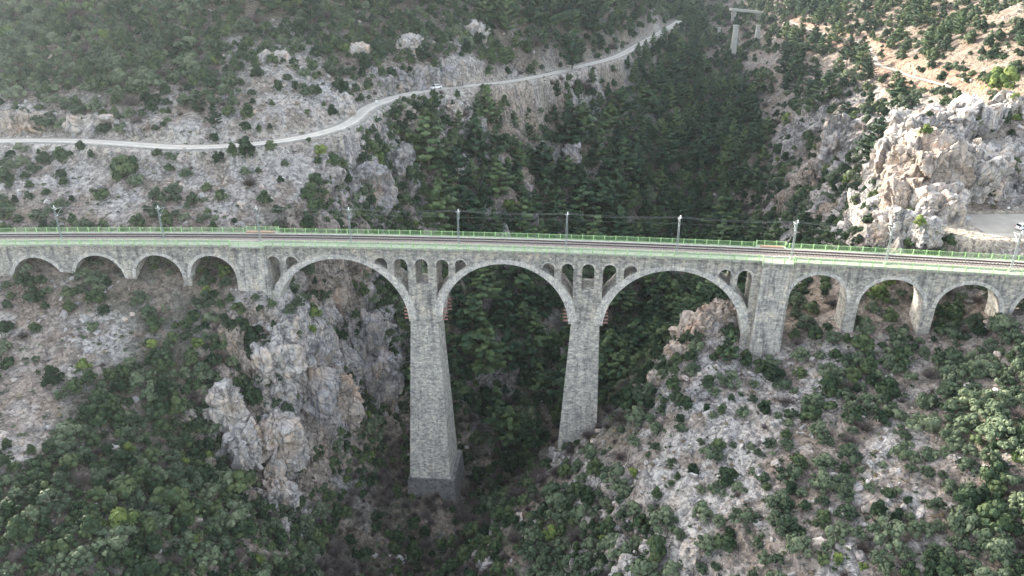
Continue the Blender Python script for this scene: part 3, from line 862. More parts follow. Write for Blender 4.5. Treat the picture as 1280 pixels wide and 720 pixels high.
for xl, xr, ycn, ys in ((984, 1057, 343.5, 383), (1071.5, 1152.5, 349, 388), (1167, 1248, 355, 394), (1263, 1345, 361, 400)):
    ul, ur = W(xl, ys)[0], W(xr, ys)[0]; r = (ur - ul) / 2; RA.append(((ul + ur) / 2, W((xl + xr) / 2 + 2, ycn)[1] - r, r))
print('L', LA, 'R', RA, 'abut', uAL0, uAL1, uAR0, uAR1)
approach(uAR1 - 0.5, 149.5, RA, -26)

# --- deck: swept cross-sections along the axis
U0, U1 = -182.0, 150.0
def sweep(name, sec, mat, u0=U0, u1=U1, step=2.0, closed=True, parent=bridge):
    """sec = list of (v, dz above ztop)"""
    n = max(1, int((u1 - u0) / step)); m = len(sec); V = []; F = []
    for i in range(n + 1):
        u = u0 + (u1 - u0) * i / n; z = ztop(u)
        V += [bp(u, v, z + dz) for v, dz in sec]
    for i in range(n):
        for j in range(m):
            k2 = (j + 1) % m; F.append((i * m + j, i * m + k2, (i + 1) * m + k2, (i + 1) * m + j))
    F.append(tuple(range(m - 1, -1, -1))); F.append(tuple(n * m + j for j in range(m)))
    me = bpy.data.meshes.new(name); me.from_pydata(V, [], F)
    bm = bmesh.new(); bm.from_mesh(me); bmesh.ops.recalc_face_normals(bm, faces=bm.faces); bm.to_mesh(me); bm.free()
    me.materials.append(mat); me.update(); o = bpy.data.objects.new(name, me); C.objects.link(o)
    if parent is not None: par(o, parent)
    return o
sweep('deck_slab', [(-0.9, 0.0), (7.5, 0.0), (7.5, 0.30), (-0.9, 0.30)], M['walk'])
sweep('cornice', [(-0.35, -0.42), (-0.004, -0.42), (-0.004, -0.004), (-0.35, -0.004)], M['ring'])
sweep('rear_kerb', [(5.7, 0.303), (6.0, 0.303), (6.0, 0.62), (5.7, 0.62)], M['concrete'])
sweep('front_kerb', [(1.15, 0.303), (1.4, 0.303), (1.4, 0.60), (1.15, 0.60)], M['concrete'])
for ua, ub in ((uAL0, uAL1), (uAR0, uAR1)):           # refuges over the abutments
    sweep('refuge_slab', [(-2.0, -0.05), (-0.91, -0.05), (-0.91, 0.29), (-2.0, 0.29)], M['concrete'], ua - 0.3, ub + 0.3)
    sweep('refuge_slab', [(7.51, -0.05), (8.7, -0.05), (8.7, 0.29), (7.51, 0.29)], M['concrete'], ua - 0.3, ub + 0.3)
    sweep('refuge_step', [(6.3, 0.303), (7.3, 0.303), (7.3, 0.85), (6.3, 0.85)], M['tan'], ua + 0.3, ub - 0.3)

# --- track
track = empty('railway_track', bp(0, 3.9, 0.9)); tag(track, 'single railway track in pale ballast running along the viaduct deck', 'railway track')
VC = 3.75
sweep('ballast_bed', [(1.42, 0.304), (5.68, 0.304), (5.68, 0.42), (5.3, 0.56), (2.2, 0.56), (1.42, 0.42)], M['ballast'], parent=track)
for s in (-1, 1):
    v = VC + s * 0.75
    sweep('rail', [(v - 0.07, 0.70), (v + 0.07, 0.70), (v + 0.07, 0.90), (v - 0.07, 0.90)], M['rail'], step=3.0, parent=track)
def sleeper_box(mb_, u):
    z = ztop(u) + 0.565
    p = [bp(u - 0.13, VC - 1.3, z), bp(u + 0.13, VC - 1.3, z), bp(u + 0.13, VC + 1.3, z), bp(u - 0.13, VC + 1.3, z)]
    mb_.quadbox(p + [(q[0], q[1], q[2] + 0.13) for q in p])
us = [u for u in np.arange(U0 + .5, U1 - .5, 0.65)]
near_s = sorted(us, key=lambda u: -u if u < 88 else 999)[:100]
rest = MB()
for u in us:
    if u in near_s:
        m1 = MB(); sleeper_box(m1, u); par(m1.build('sleeper', M['sleeper']), track)
    else: sleeper_box(rest, u)
o = par(rest.build('sleeper_row', M['sleeper']), track); o['kind'] = 'stuff'

# --- fences
def fence(vf, label, front):
    root = empty('metal_fence', bp(0, vf, ztop(0) + 0.3)); tag(root, label, 'fence', None)
    refs = [(uAL0 - 0.3, uAL1 + 0.3), (uAR0 - 0.3, uAR1 + 0.3)]
    jut = -1.1 if front else 1.1
    spans = []; a = U0
    for r0, r1 in refs:
        spans.append((a, r0, vf)); spans.append((r0, r1, vf + jut)); a = r1
    spans.append((a, U1, vf))
    for a, b, v in spans:
        sweep('top_rail', [(v - 0.035, 1.36), (v + 0.035, 1.36), (v + 0.035, 1.43), (v - 0.035, 1.43)], M['green'], a, b, parent=root)
        sweep('bottom_rail', [(v - 0.03, 0.42), (v + 0.03, 0.42), (v + 0.03, 0.48), (v - 0.03, 0.48)], M['green'], a, b, parent=root)
        # mesh infill: thin vertical bars, many, as one infill part
        m1 = MB(); st = 0.3
        for u in np.arange(a + .15, b, st):
            z = ztop(u); p = bp(u, v, z)
            m1.box(p[0] - 0.022, p[0] + 0.022, p[1] - 0.008, p[1] + 0.008, z + 0.46, z + 1.37)
        for dz in (0.7, 0.93, 1.15):
            n = max(1, int((b - a) / 3))
            for i in range(n):
                ua_, ub_ = a + (b - a) * i / n, a + (b - a) * (i + 1) / n
                m1.tube(bp(ua_, v, ztop(ua_) + dz), bp(ub_, v, ztop(ub_) + dz), 0.017, n=4, cap=False)
        par(m1.build('mesh_infill', M['green_mesh']), root)
    for r0, r1 in refs:
        for u in (r0, r1):
            m1 = MB()
            for dz in (0.45, 0.9, 1.4): m1.tube(bp(u, vf, ztop(u) + dz), bp(u, vf + jut, ztop(u) + dz), 0.035, n=6)
            par(m1.build('return_rail', M['green']), root)
    us_ = list(np.arange(U0 + 1, U1, 2.45)); us_ = sorted(us_, key=lambda u: abs(u - 5))[:100]
    for u in us_ + [r for rr in refs for r in rr]:
        v = vf
        for r0, r1 in refs:
            if r0 - .01 <= u <= r1 + .01: v = vf + jut
        z = ztop(u) + 0.302
        m1 = MB(); p = bp(u, v, z); m1.box(p[0] - 0.085, p[0] + 0.085, p[1] - 0.05, p[1] + 0.05, z, z + 1.25)
        if front:
            q = bp(u, v - 0.12, z)
            m1.tube((q[0], q[1] , z - 0.75), (q[0], q[1], z + 0.35), 0.05, n=5)
        par(m1.build('post', M['green']), root)
    return root
fence(-0.78, 'pale green metal fence along the near edge of the viaduct deck', True)
fence(7.36, 'pale green metal fence along the far edge of the viaduct deck', False)

# --- catenary masts and wire
mast_px = [(79, 303), (206, 303), (326, 304), (439, 305), (573, 306), (707, 308), (845, 314), (988, 321), (1106, 326), (1261, 338)]
names = ['nearest the left edge of the picture', 'over the third small arch from the left end', 'beside the left refuge of the deck',
         'over the crown of the left main arch', 'just right of the left tall pier', 'just left of the right tall pier', 'over the crown of the right main arch',
         'beside the right refuge of the deck', 'in front of the white cliff', 'in front of the parking area at the right edge']
mast_u = []
for (mx, my), nm in zip(mast_px, names):
    u = W(mx, my, 1.0)[0]; z = ztop(u) + 0.3; v = 0.85; mast_u.append(u)
    root = empty('catenary_mast', bp(u, v, z)); tag(root, 'grey steel overhead line mast ' + nm, 'mast', 'overhead line masts along the viaduct')
    P = lambda du, dv, dz: tuple(Vector(bp(u + du, v + dv, z + dz)) - Vector(root.location))
    m1 = MB()
    for du in (-0.16, 0.16): m1.tube(P(du, 0, 0), P(du * 0.7, 0, 8.0), 0.085, 0.07, n=5)
    for i in range(14): m1.tube(P(-0.16 if i % 2 else 0.16, 0, i * .56 + .2), P(0.14 if i % 2 else -0.14, 0, i * .56 + .75), 0.03, n=4)
    m1.build('lattice_post', M['mast'], root)
    m1 = MB(); a = P(-.3, -.3, 0); b = P(.3, .3, .25); m1.box(a[0], b[0], a[1], b[1], 0.004, 0.28); m1.build('foundation', M['concrete'], root)
    m1 = MB(); m1.tube(P(0, 0.1, 7.6), P(0, 3.0, 7.3), 0.05, n=6); m1.tube(P(0, 0.1, 6.1), P(0, 2.9, 7.25), 0.045, n=6); m1.tube(P(0, 0.1, 6.1), P(0, 2.7, 5.9), 0.035, n=6)
    m1.build('cantilever_arm', M['mast'], root)
    for (dv, dz, l) in ((0.25, 7.6, 0.5), (0.25, 6.15, 0.5), (0.0, 8.0, 0.55)):
        m1 = MB()
        if dv:
            for kq in range(5): m1.tube(P(0, dv + kq * .13, dz), P(0, dv + kq * .13 + .07, dz), 0.14, 0.10, n=8)
        else:
            for kq in range(5): m1.tube(P(0.12, 0, dz + kq * .14), P(0.12, 0, dz + kq * .14 + .08), 0.15, 0.10, n=8)
            m1.tube(P(-0.5, 0, dz - 0.05), P(0.5, 0, dz + 0.15), 0.05, n=5)
        m1.build('insulator', M['ceramic'], root)
def wire(name, v, dz, sag, r, label):
    m1 = MB(); pts = [U0] + mast_u + [U1]
    for a, b in zip(pts[:-1], pts[1:]):
        n = 12; P = []
        for i in range(n + 1):
            t = i / n; u = a + (b - a) * t; P.append(bp(u, v, ztop(u) + 0.3 + dz - sag * 4 * t * (1 - t)))
        for i in range(n): m1.tube(P[i], P[i + 1], r, n=4, cap=False)
    o = m1.build(name, M['wire']); tag(o, label, 'cable'); return o
wire('overhead_wire', VC, 7.25, 0.5, 0.022, 'upper overhead line cable strung between the mast tops above the track')
wire('contact_wire', VC, 5.85, 0.05, 0.014, 'lower contact wire running level just above the railway track')
wire('feeder_wire', 0.9, 8.35, 0.35, 0.018, 'cable on the insulators on top of the masts along the near fence')
# ================================================================== rock outcrops and boulders
def rock_mesh(seed, rad, sub=5, block=0.33, rough=1.0):
    bm = bmesh.new(); bmesh.ops.create_icosphere(bm, subdivisions=sub, radius=1.0)
    me = bpy.data.meshes.new('rock'); bm.to_mesh(me); bm.free()
    n = len(me.vertices); co = np.empty(n * 3, np.float32); me.vertices.foreach_get('co', co); co = co.reshape(-1, 3).astype(float)
    d = co / np.linalg.norm(co, axis=1)[:, None]
    rx, ry, rz = rad; big = max(rad); s = np.array(rad)
    # squarish body
    p = np.sign(d) * np.abs(d)**0.8; p = p / np.max(np.abs(p), axis=1)[:, None] * (0.62 + 0.38 * np.max(np.abs(p), axis=1)[:, None]) * 0.55 + d * 0.45
    w = p * s; o = seed * 13.7
    a = fbm(w[:, 0] / (0.9 * big) + o, w[:, 1] / (0.9 * big), w[:, 2] / (0.9 * big), 3, seed)
    L = block * big * 1.5
    wx = fbm(w[:, 0] / L + 5, w[:, 1] / L, w[:, 2] / L, 2, seed + 3) * 0.35
    f1, f2, rid, ft = worley(w[:, 0] / L + o + wx, w[:, 1] / L + wx, w[:, 2] / (L * 1.6) + wx, seed)
    g1, g2, gid, gt_ = worley(w[:, 0] / (L * .42) + o, w[:, 1] / (L * .42) + wx, w[:, 2] / (L * .5), seed + 9)
    h1 = fbm(w[:, 0] / 0.9, w[:, 1] / 0.9, w[:, 2] / 0.9, 3, seed + 4)
    dsp = big * (0.22 * a + rough * (0.16 * (rid - .5) + 0.34 * ft - 0.05 * np.exp(-((f2 - f1) / 0.05)**2) + 0.05 * (gid - .5) + 0.12 * gt_ - 0.02 * np.exp(-((g2 - g1) / 0.08)**2))) + 0.05 * h1
    w = w + d * dsp[:, None]
    me.vertices.foreach_set('co', w.astype(np.float32).ravel()); me.update()
    return me
RV, RF = [], []
def outcrop(px, py, F, rad, mat, label, seed, rz=0.0, tilt=0.0, sub=5, dz=0.0, kind_name='rock_outcrop', group=None):
    if F is None: x, y, z = hit(px, py)
    else: x, y, z = at(px, py, F)
    o = link(kind_name, rock_mesh(seed, rad, sub), mat=M[mat]); o.location = (x, y, z + dz); o.rotation_euler = (tilt, 0, rz)
    from mathutils import Euler
    Mx = np.array(Matrix.Translation((x, y, z + dz)) @ Euler((tilt, 0, rz)).to_matrix().to_4x4())
    me = o.data; n = len(me.vertices); co = np.empty(n * 3, np.float32); me.vertices.foreach_get('co', co); co = co.reshape(-1, 3) @ Mx[:3, :3].T + Mx[:3, 3]
    q = np.empty(len(me.polygons) * 3, np.int32); me.polygons.foreach_get('vertices', q); RF.append(q.reshape(-1, 3) + sum(len(v) for v in RV)); RV.append(co)
    tag(o, label, 'rock', group); return o
OC = [
 # right cliff above the parking area
 (1212,222,176,(8,6,9),'rock','tall pale rock face left of the cave above the parking area',0.2,0.1),
 (1172,262,164,(6.5,5,7),'rock','white cracked rock buttress rising at the left corner of the parking area',-0.3,0.1),
 (1158,215,173,(8,7,9),'rock_tan','tan stained rock wall in the middle of the white cliff',0.3,0.0),
 (1137,258,169,(6,6,9),'rock_tan','tan rock foot of the cliff just above the deck fence',0.1,0.0),
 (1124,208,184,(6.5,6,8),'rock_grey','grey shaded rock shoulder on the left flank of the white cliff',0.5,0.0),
 (1160,165,188,(9,7,6),'rock','flat white rock top at the upper left of the cliff',0.0,0.0),
 (1205,150,192,(10,7,5),'rock','broad white rock crest at the top of the cliff',0.3,0.0),
 (1258,205,184,(8,6,6),'rock','white rock spur above the cave at the right edge',-0.2,0.0),
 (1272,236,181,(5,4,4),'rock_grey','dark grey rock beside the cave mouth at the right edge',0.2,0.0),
 (1160,288,154,(3.2,2.6,2.8),'rock','small white rock pile against the deck fence beside the parking area',0.2,0.0),
 (1120,285,160,(5,4,5),'rock','white rock nose at the left foot of the cliff by the deck fence',0.6,0.0),
 (1105,298,163,(4,3,4),'rock_grey','grey rock lump at the cliff foot touching the deck fence',0.6,0.0),
 (1085,172,252,(7,5,7.5),'rock_grey','large brown grey crag below the trail left of the white cliff',0.4,0.0),
 (1055,175,258,(7,6,11),'rock_grey','grey crag edge overlooking the valley below the trail',0.1,0.0),
 (1275,140,200,(7,5,5),'rock','white rock at the right edge below the bright yellow green bush',0.0,0.0),
 # outcrop under the right main arch
 (905,393,150,(5,4,3.5),'rock_tan','pinkish rock top under the right end of the right main arch',0.3,0.0),
 (875,415,148,(5,4,5),'rock_tan','cracked pink rock rib below the right main arch',0.2,0.1),
 (852,447,145,(3.6,3.4,4.5),'rock_tan','small pink rock ledge above the round dark bush',0.5,0.0),
 (826,480,142.5,(2.6,2.4,3.6),'rock_tan','lone pointed pink rock at the valley edge right of the right tall pier',0.4,0.0),
 (712,580,140,(4,3,3.5),'rock','pale rocks against the foot of the right tall pier',0.1,0.0),
 (655,655,128,(2.4,2.2,5),'rock','thin white rock blade above the gorge at the bottom centre',0.4,0.2),
 (612,712,119,(3,2.5,4),'rock','white rock tip at the bottom edge above the gorge floor',0.2,0.0),
 (865,690,96,(1.8,1.8,2.6),'rock','narrow white rock at the bottom below the right main arch',0.1,0.0),
 (878,495,130,(3,2.2,1.6),'rock_grey','flat grey slab on the scree left of the right abutment',0.1,0.0),
 # left cliff
 (348,415,150,(5.5,5,5),'rock','pale rock cap of the left cliff below the left abutment',0.1,0.0),
 (342,452,146,(6.5,5,8.5),'rock','bluish white upper face of the left cliff',0.3,0.1),
 (385,470,151,(6,6,10),'rock_grey','streaked grey middle face of the left cliff',-0.3,0.1),
 (420,500,157,(5,5,10),'rock_tan','brownish right face of the left cliff behind the gorge',0.2,0.0),
 (285,510,135,(3.8,3.6,7),'rock','tall white split slab standing among shrubs on the left cliff',0.2,0.15),
 (302,555,131,(4,3.6,6),'rock','white stained rock face below the split slab',0.1,0.1),
 (262,545,133,(2.2,2,3),'rock','small pale rock left of the split slab among green shrubs',0.1,0.1),
 (350,555,138,(4.4,4,9.5),'rock','long white rock rib running down the left cliff',0.4,0.1),
 (345,622,130,(4,3.6,7.5),'rock','lower end of the white rock rib near the gorge bottom',0.3,0.1),
 (315,645,128,(2,2,2.4),'rock_grey','small grey rock at the foot of the left cliff',0.3,0.1),
 (240,600,119,(1.6,1.5,2.4),'rock_grey','little grey rock poking out of the thicket left of the cliff',0.3,0.1),
 # rocks behind the left main arch
 (395,345,174,(7,6,9),'rock_tan','brown fissured rock wall seen through the left main arch',0.1,0.0),
 (375,395,165,(4.5,5,8),'rock_tan','orange brown rock edge inside the left foot of the left main arch',0.3,0.0),
 (445,420,176,(7,6,9),'rock_grey','grey rock buttress seen through the right half of the left main arch',0.3,0.0),
 (475,470,172,(5,5,9),'rock_grey','grey rock edge left of the left tall pier',0.3,0.0),
 (420,262,190,(6,6,8),'rock_grey','grey rock face just above the deck behind the left main arch',0.0,0.0),
 (455,235,204,(7,6,9),'rock_grey','grey cliff beneath the road bend above the left main arch',0.3,0.0),
 (500,205,222,(5,5,7),'rock_grey','grey crag among pines above the left tall pier',0.2,0.0),
 # road cut
 (420,135,222,(5,4,5),'rock','pale rock at the inside of the road bend',0.2,0.0),
 (500,103,254,(9,4,6),'rock_grey','rock cutting above the road left of the white car',0.25,0.0),
 (545,97,264,(8,4,6),'rock_grey','rock cutting above the road beside the white car',0.3,0.0),
 (470,112,246,(6,4,5),'rock_grey','rock cutting above the road just past the bend',0.4,0.0),
 (590,50,300,(6,5,8),'rock','pale grey crag standing out of the forest above the road',0.2,0.0),
 (510,60,268,(5,4,5),'rock','pair of pale rocks in the forest above the rock cutting',0.2,0.0),
 (450,65,252,(3.5,3,3.4),'rock','small white rock in the scrub high above the road bend',0.2,0.0),
 (340,75,236,(6,4,2.6),'rock','white rock slabs in the scrub high above the road',0.2,0.0),
 (330,110,224,(3,2.5,2.6),'rock','white boulder beside the track above the road',0.2,0.0),
 (280,125,217,(4,2.6,2.4),'rock_grey','grey boulders just above the road right of the pale green pine',0.2,0.0),
 (120,155,206,(7,2.5,2.4),'rock','low rock bank above the road at the left',0.05,0.0),
 (30,152,206,(7,2.5,2.6),'rock_tan','brownish rock bank above the road at the left edge',0.05,0.0),
 (180,160,204,(5,2.4,2.2),'rock_grey','grey rock bank above the road left of the pale green pine',0.05,0.0),
 (715,195,286,(3,2.5,6),'rock_grey','pale grey pinnacles among dark pines left of the valley',0.2,0.0),
 (610,212,254,(6,4,6),'rock_grey','grey rock patch among pines above the middle arch',0.2,0.0),
 (560,145,252,(5,4,6),'rock','pale rock face below the road under the white car',0.2,0.0),
 (690,455,214,(3,3,7),'rock_grey','pale rock streak seen between the tall piers',0.2,0.0),
]
for i, (px, py, F, rad, m_, lab, rz, tl) in enumerate(OC):
    big = max(rad); outcrop(px, py, F + rad[1] * 0.55, rad, m_, lab, 100 + i * 7, rz, tl, 6 if big > 8.5 and F < 200 else 5, -rad[2] * 0.18)
BL = [(1119,591,0.8,'round pale boulder in the scrub slope at the lower right'),(1112,610,0.5,'small white boulder on scree just below the round boulder'),(1078,452,0.5,'small pale boulder on scree below the first small right arch'),
 (1192,575,0.9,'grey boulder half hidden between olive shrubs at the lower right'),(300,282,0.9,'white boulder on the scree behind the left refuge'),(905,540,0.6,'small rock in the pale scree below the right main arch'),
 (1010,690,0.6,'white rock at the bottom edge below the first small right arch'),(770,660,0.6,'pale boulder on the slope edge right of the gorge bottom'),
 (60,200,0.9,'pale boulder on the slope below the road at the left'),(395,228,0.8,'white boulder on the scree path below the road bend'),(1040,640,0.6,'white rock between shrubs below the second small right arch'),(965,530,0.5,'small boulder on the scree below the right abutment')]
for i, (px, py, r, lab) in enumerate(BL):
    outcrop(px, py, None, (r * 1.2, r, r * .8), 'rock', lab, 400 + i, i * 0.7, 0, 4, r * 0.15, 'boulder')
from mathutils.bvhtree import BVHTree
rock_tree = BVHTree.FromPolygons(np.vstack(RV).tolist(), np.vstack(RF).tolist(), all_triangles=True)
def hit2(px, py):                       # first ground or rock point seen at a photo pixel
    p = hit(px, py); d_ = Vector(ray(px, py)).normalized(); r_ = rock_tree.ray_cast(Vector((0, 0, CAM_H)), d_)
    if r_[0] is not None and r_[0].y < p[1] + 1.0: return tuple(r_[0])
    return p
# loose stones of the scree: past counting, one object with instanced stones
proto_col = bpy.data.collections.new('stone_shapes')
for s in range(4):
    me_ = rock_mesh(700 + s, (1, 0.8, 0.6), 2, 0.5, 0.8); me_.materials.append(M['rock'] if s < 3 else M['rock_grey'])
    proto_col.objects.link(bpy.data.objects.new('stone_shape', me_))
def scatter_stuff(name, P, S, RZ, ID, col, label, tiltxy=0.0):
    me_ = bpy.data.meshes.new(name); me_.vertices.add(len(P)); me_.vertices.foreach_set('co', np.asarray(P, np.float32).ravel())
    for nm, typ, arr in (('sc', 'FLOAT_VECTOR', S), ('rt', 'FLOAT_VECTOR', RZ)):
        a = me_.attributes.new(nm, typ, 'POINT'); a.data.foreach_set('vector', np.asarray(arr, np.float32).ravel())
    a = me_.attributes.new('pid', 'INT', 'POINT'); a.data.foreach_set('value', np.asarray(ID, np.int32))
    o = link(name, me_); tag(o, label, kind='stuff')
    ng = bpy.data.node_groups.new(name + '_nodes', 'GeometryNodeTree')
    ng.interface.new_socket('Geometry', in_out='INPUT', socket_type='NodeSocketGeometry'); ng.interface.new_socket('Geometry', in_out='OUTPUT', socket_type='NodeSocketGeometry')
    gi = ng.nodes.new('NodeGroupInput'); go = ng.nodes.new('NodeGroupOutput')
    ci = ng.nodes.new('GeometryNodeCollectionInfo'); ci.inputs['Collection'].default_value = col
    ci.inputs['Separate Children'].default_value = True; ci.inputs['Reset Children'].default_value = True
    iop = ng.nodes.new('GeometryNodeInstanceOnPoints'); iop.inputs['Pick Instance'].default_value = True
    def attr(n, t): q = ng.nodes.new('GeometryNodeInputNamedAttribute'); q.data_type = t; q.inputs[0].default_value = n; return q
    a1, a2, a3 = attr('sc', 'FLOAT_VECTOR'), attr('rt', 'FLOAT_VECTOR'), attr('pid', 'INT')
    mtp = ng.nodes.new('GeometryNodeMeshToPoints')
    ng.links.new(gi.outputs[0], mtp.inputs[0]); ng.links.new(mtp.outputs[0], iop.inputs['Points']); ng.links.new(ci.outputs[0], iop.inputs['Instance'])
    ng.links.new(a3.outputs[0], iop.inputs['Instance Index']); ng.links.new(a2.outputs[0], iop.inputs['Rotation']); ng.links.new(a1.outputs[0], iop.inputs['Scale'])
    ng.links.new(iop.outputs[0], go.inputs[0])
    md = o.modifiers.new('scatter', 'NODES'); md.node_group = ng
    return o
def fan(n, y0=45, y1=520, power=1.6):
    Y = y0 + (y1 - y0) * rng.random(n)**power; X = (rng.random(n) * 2 - 1) * 0.86 * (Y + 25)
    return X, Y
X, Y = fan(60000, 60, 330, 1.0)
Z = ground(X, Y); PX, PY, DP = project(X, Y, Z)
rk = sample(G_rock, PX, PY); cl = fbm(X / 7, Y / 7, seed=55)
keep = (rng.random(len(X)) < np.clip(rk * 0.9 + cl * 0.9, 0.02, 1) * 0.6)
d1, _ = line_dist(X, Y, road_line); d2, _ = line_dist(X, Y, trail_line); d3, _ = line_dist(X, Y, plat_line)
db = Y - yc(X)
keep &= (d1 > 2.6) & (d2 > 1.6) & (d3 > 10.5) & ((db < -1) | (db > 10)) & (PX > -60) & (PX < 1340) & (PY > -30) & (PY < 760)
X, Y, Z = X[keep], Y[keep], Z[keep]
n = len(X); S = (0.16 + 0.9 * rng.random(n)**5)
sc3 = np.stack([S * (0.8 + .5 * rng.random(n)), S * (0.8 + .5 * rng.random(n)), S * (0.6 + .5 * rng.random(n))], 1)
scatter_stuff('scree_stones', np.stack([X, Y, Z], 1), sc3, rng.random((n, 3)) * np.array([0.8, 0.8, 6.28]), rng.integers(0, 4, n), proto_col, 'loose pale limestone stones lying over the scree slopes')
print('stones', n)
# ================================================================== plants
def leaf_mesh(name, P, N, size, tint, mat, aspect=1.0):
    """P centres, N rough normals, size per leaf -> quads"""
    n = len(P); a = rng.normal(size=(n, 3)); N = N / (np.linalg.norm(N, axis=1)[:, None] + 1e-9)
    e1 = np.cross(N, a); e1 /= np.linalg.norm(e1, axis=1)[:, None] + 1e-9; e2 = np.cross(N, e1)
    s = size[:, None]; j = lambda: (0.75 + 0.5 * rng.random((n, 1)))
    V = np.stack([P - e1 * s * j() - e2 * s * aspect * j() * .6, P + e1 * s * j() - e2 * s * aspect * j() * .6, P + e1 * s * j() * .6 + e2 * s * aspect * j(), P - e1 * s * j() * .6 + e2 * s * aspect * j()], 1).reshape(-1, 3)
    F = np.arange(4 * n).reshape(-1, 4)
    me = np_mesh(name, V, F)
    at_ = me.attributes.new('tint', 'FLOAT', 'POINT'); at_.data.foreach_set('value', np.repeat(tint, 4).astype(np.float32))
    me.materials.append(mat); return me
def unit(n):
    d = rng.normal(size=(n, 3)); return d / np.linalg.norm(d, axis=1)[:, None]
def shrub_crown(name, mat, lumps=14, per=120, leaf=0.10, flat=0.8, gap=0.0, spread=0.62):
    P, N, T = [], [], []
    lop = rng.normal(size=2) * 0.12
    for i in range(lumps):
        th = rng.random() * 6.283; rr = spread * rng.random()**0.6 * (0.7 + 0.5 * rng.random()); h = rng.random()
        c0 = np.array([rr * math.cos(th) + lop[0], rr * math.sin(th) + lop[1], 0.18 + flat * (0.95 * h * (1.05 - 0.75 * min(1, rr * rr * 1.6)))])
        rad = 0.13 + 0.22 * rng.random()**1.2
        m = int(per * (0.45 + 1.3 * rad / 0.3)); d = unit(m); d[:, 2] = np.where(d[:, 2] < -0.35, -d[:, 2], d[:, 2])
        q = c0 + d * rad * (0.55 + 0.6 * rng.random((m, 1))) * np.array([1, 1, 0.8])
        P.append(q); N.append(d + 0.25 * unit(m)); T.append(np.full(m, rng.random() * 0.8) + rng.random(m) * 0.2)
    # stray sprays beyond the outline
    m = int(per * 0.9); d = unit(m); d[:, 2] = abs(d[:, 2]); P.append(d * np.array([0.95, 0.95, 1.0]) * (0.6 + 0.5 * rng.random((m, 1)))); N.append(unit(m)); T.append(rng.random(m))
    P = np.vstack(P); N = np.vstack(N); T = np.hstack(T)
    if gap: k = rng.random(len(P)) > gap; P, N, T = P[k], N[k], T[k]
    sz = leaf * (0.35 + 0.9 * rng.random(len(P)))
    return leaf_mesh(name, P, N, sz, T, mat)
def pine_crown(name, mat, levels=15, conic=1.0, lean=0.0, width=0.27):
    P, N, T = [], [], []
    h0 = 0.16
    for i in range(levels):
        t = i / (levels - 1); h = h0 + (0.98 - h0) * t
        rad = width * ((1 - t)**(0.75 * conic) * (0.55 + 0.45 * min(1, t / 0.16)) + 0.03) * (0.8 + 0.4 * rng.random())
        nb = int(7 - 3 * t)
        for b in range(nb):
            th = rng.random() * 6.283; L = rad * (0.7 + 0.5 * rng.random()); rise = 0.10 - 0.12 * (1 - t)
            m = int(5 + 8 * L / width)
            tone = rng.random() * 0.5
            for k in range(m):
                s = 0.28 + 0.72 * (k + rng.random() * .5) / m
                ce = np.array([math.cos(th) * L * s, math.sin(th) * L * s, h + rise * L * s + 0.22 * L * s * s])
                nn = 8
                q = ce + rng.normal(size=(nn, 3)) * np.array([0.018, 0.018, 0.010]) * (1.15 - 0.4 * s)
                P.append(q); N.append(np.array([0.7 * math.cos(th), 0.7 * math.sin(th), 0.75]) + 0.35 * unit(nn)); T.append(1.6 * tone + 0.2 * rng.random(nn))
    P = np.vstack(P); N = np.vstack(N); T = np.hstack(T)
    return leaf_mesh(name, P, N, 0.0155 * (0.6 + 0.9 * rng.random(len(P))), T, mat, 1.0)
def bare_crown(name, mat, n=260):
    V, F, T = [], [], []
    for i in range(n):
        d = unit(1)[0]; d[2] = abs(d[2]) * 0.9 + 0.15; d /= np.linalg.norm(d)
        a = d * 0.25 * rng.random() + np.array([0, 0, 0.05]); L = 0.55 + 0.5 * rng.random()
        e = a + d * L; side = np.cross(d, unit(1)[0]); side /= np.linalg.norm(side)
        for q in range(4):
            s = a + (e - a) * (0.2 + 0.7 * rng.random()); dd = d + unit(1)[0] * 0.55; l2 = 0.28 * rng.random() + 0.08
            b = len(V); sd = np.cross(dd, unit(1)[0]); sd = sd / np.linalg.norm(sd) * 0.011
            V += [s - sd, s + sd, s + dd * l2]; F.append((b, b + 1, b + 2)); T += [rng.random()] * 3
        b = len(V); V += [a - side * 0.014, a + side * 0.014, e]; F.append((b, b + 1, b + 2)); T += [0.3] * 3
    me = np_mesh(name, np.array(V), np.array(F)); t_ = me.attributes.new('tint', 'FLOAT', 'POINT'); t_.data.foreach_set('value', np.array(T, np.float32)); me.materials.append(mat); return me
def trunk_mesh(name, mat, h, r, limbs=5, spread=0.4, lean=0.05):
    mb_ = MB(); pts = [(0, 0, -0.06)]
    for i in range(1, 5): pts.append((lean * (random.random() - .5) * i * h, lean * (random.random() - .5) * i * h, h * i / 4))
    mb_.path(pts, [r * (1.15 - 0.24 * i) for i in range(5)], 6)
    for i in range(limbs):
        k = 1 + i % 3; a = Vector(pts[k]) + (Vector(pts[k + 1]) - Vector(pts[k])) * random.random(); th = random.random() * 6.28
        b = a + Vector((math.cos(th) * spread, math.sin(th) * spread, spread * (0.5 + random.random() * .5)))
        mb_.tube(a, b, r * 0.45, r * 0.15, 5)
    me = bpy.data.meshes.new(name); me.from_pydata(mb_.v, [], mb_.f); me.materials.append(mat); me.update(); return me
KINDS = {}
def kind(key, name, cat, crowns, trunks): KINDS[key] = (name, cat, crowns, trunks)
kind('P', 'pine_tree', 'pine tree', [pine_crown('pine_crown', M['l_pine'], 15, 1.0 + 0.25 * (i % 3 - 1), 0, 0.33 + 0.05 * (i % 4)) for i in range(6)], [trunk_mesh('pine_trunk', M['bark'], 0.92, 0.016, 7, 0.10, 0.006) for i in range(3)])
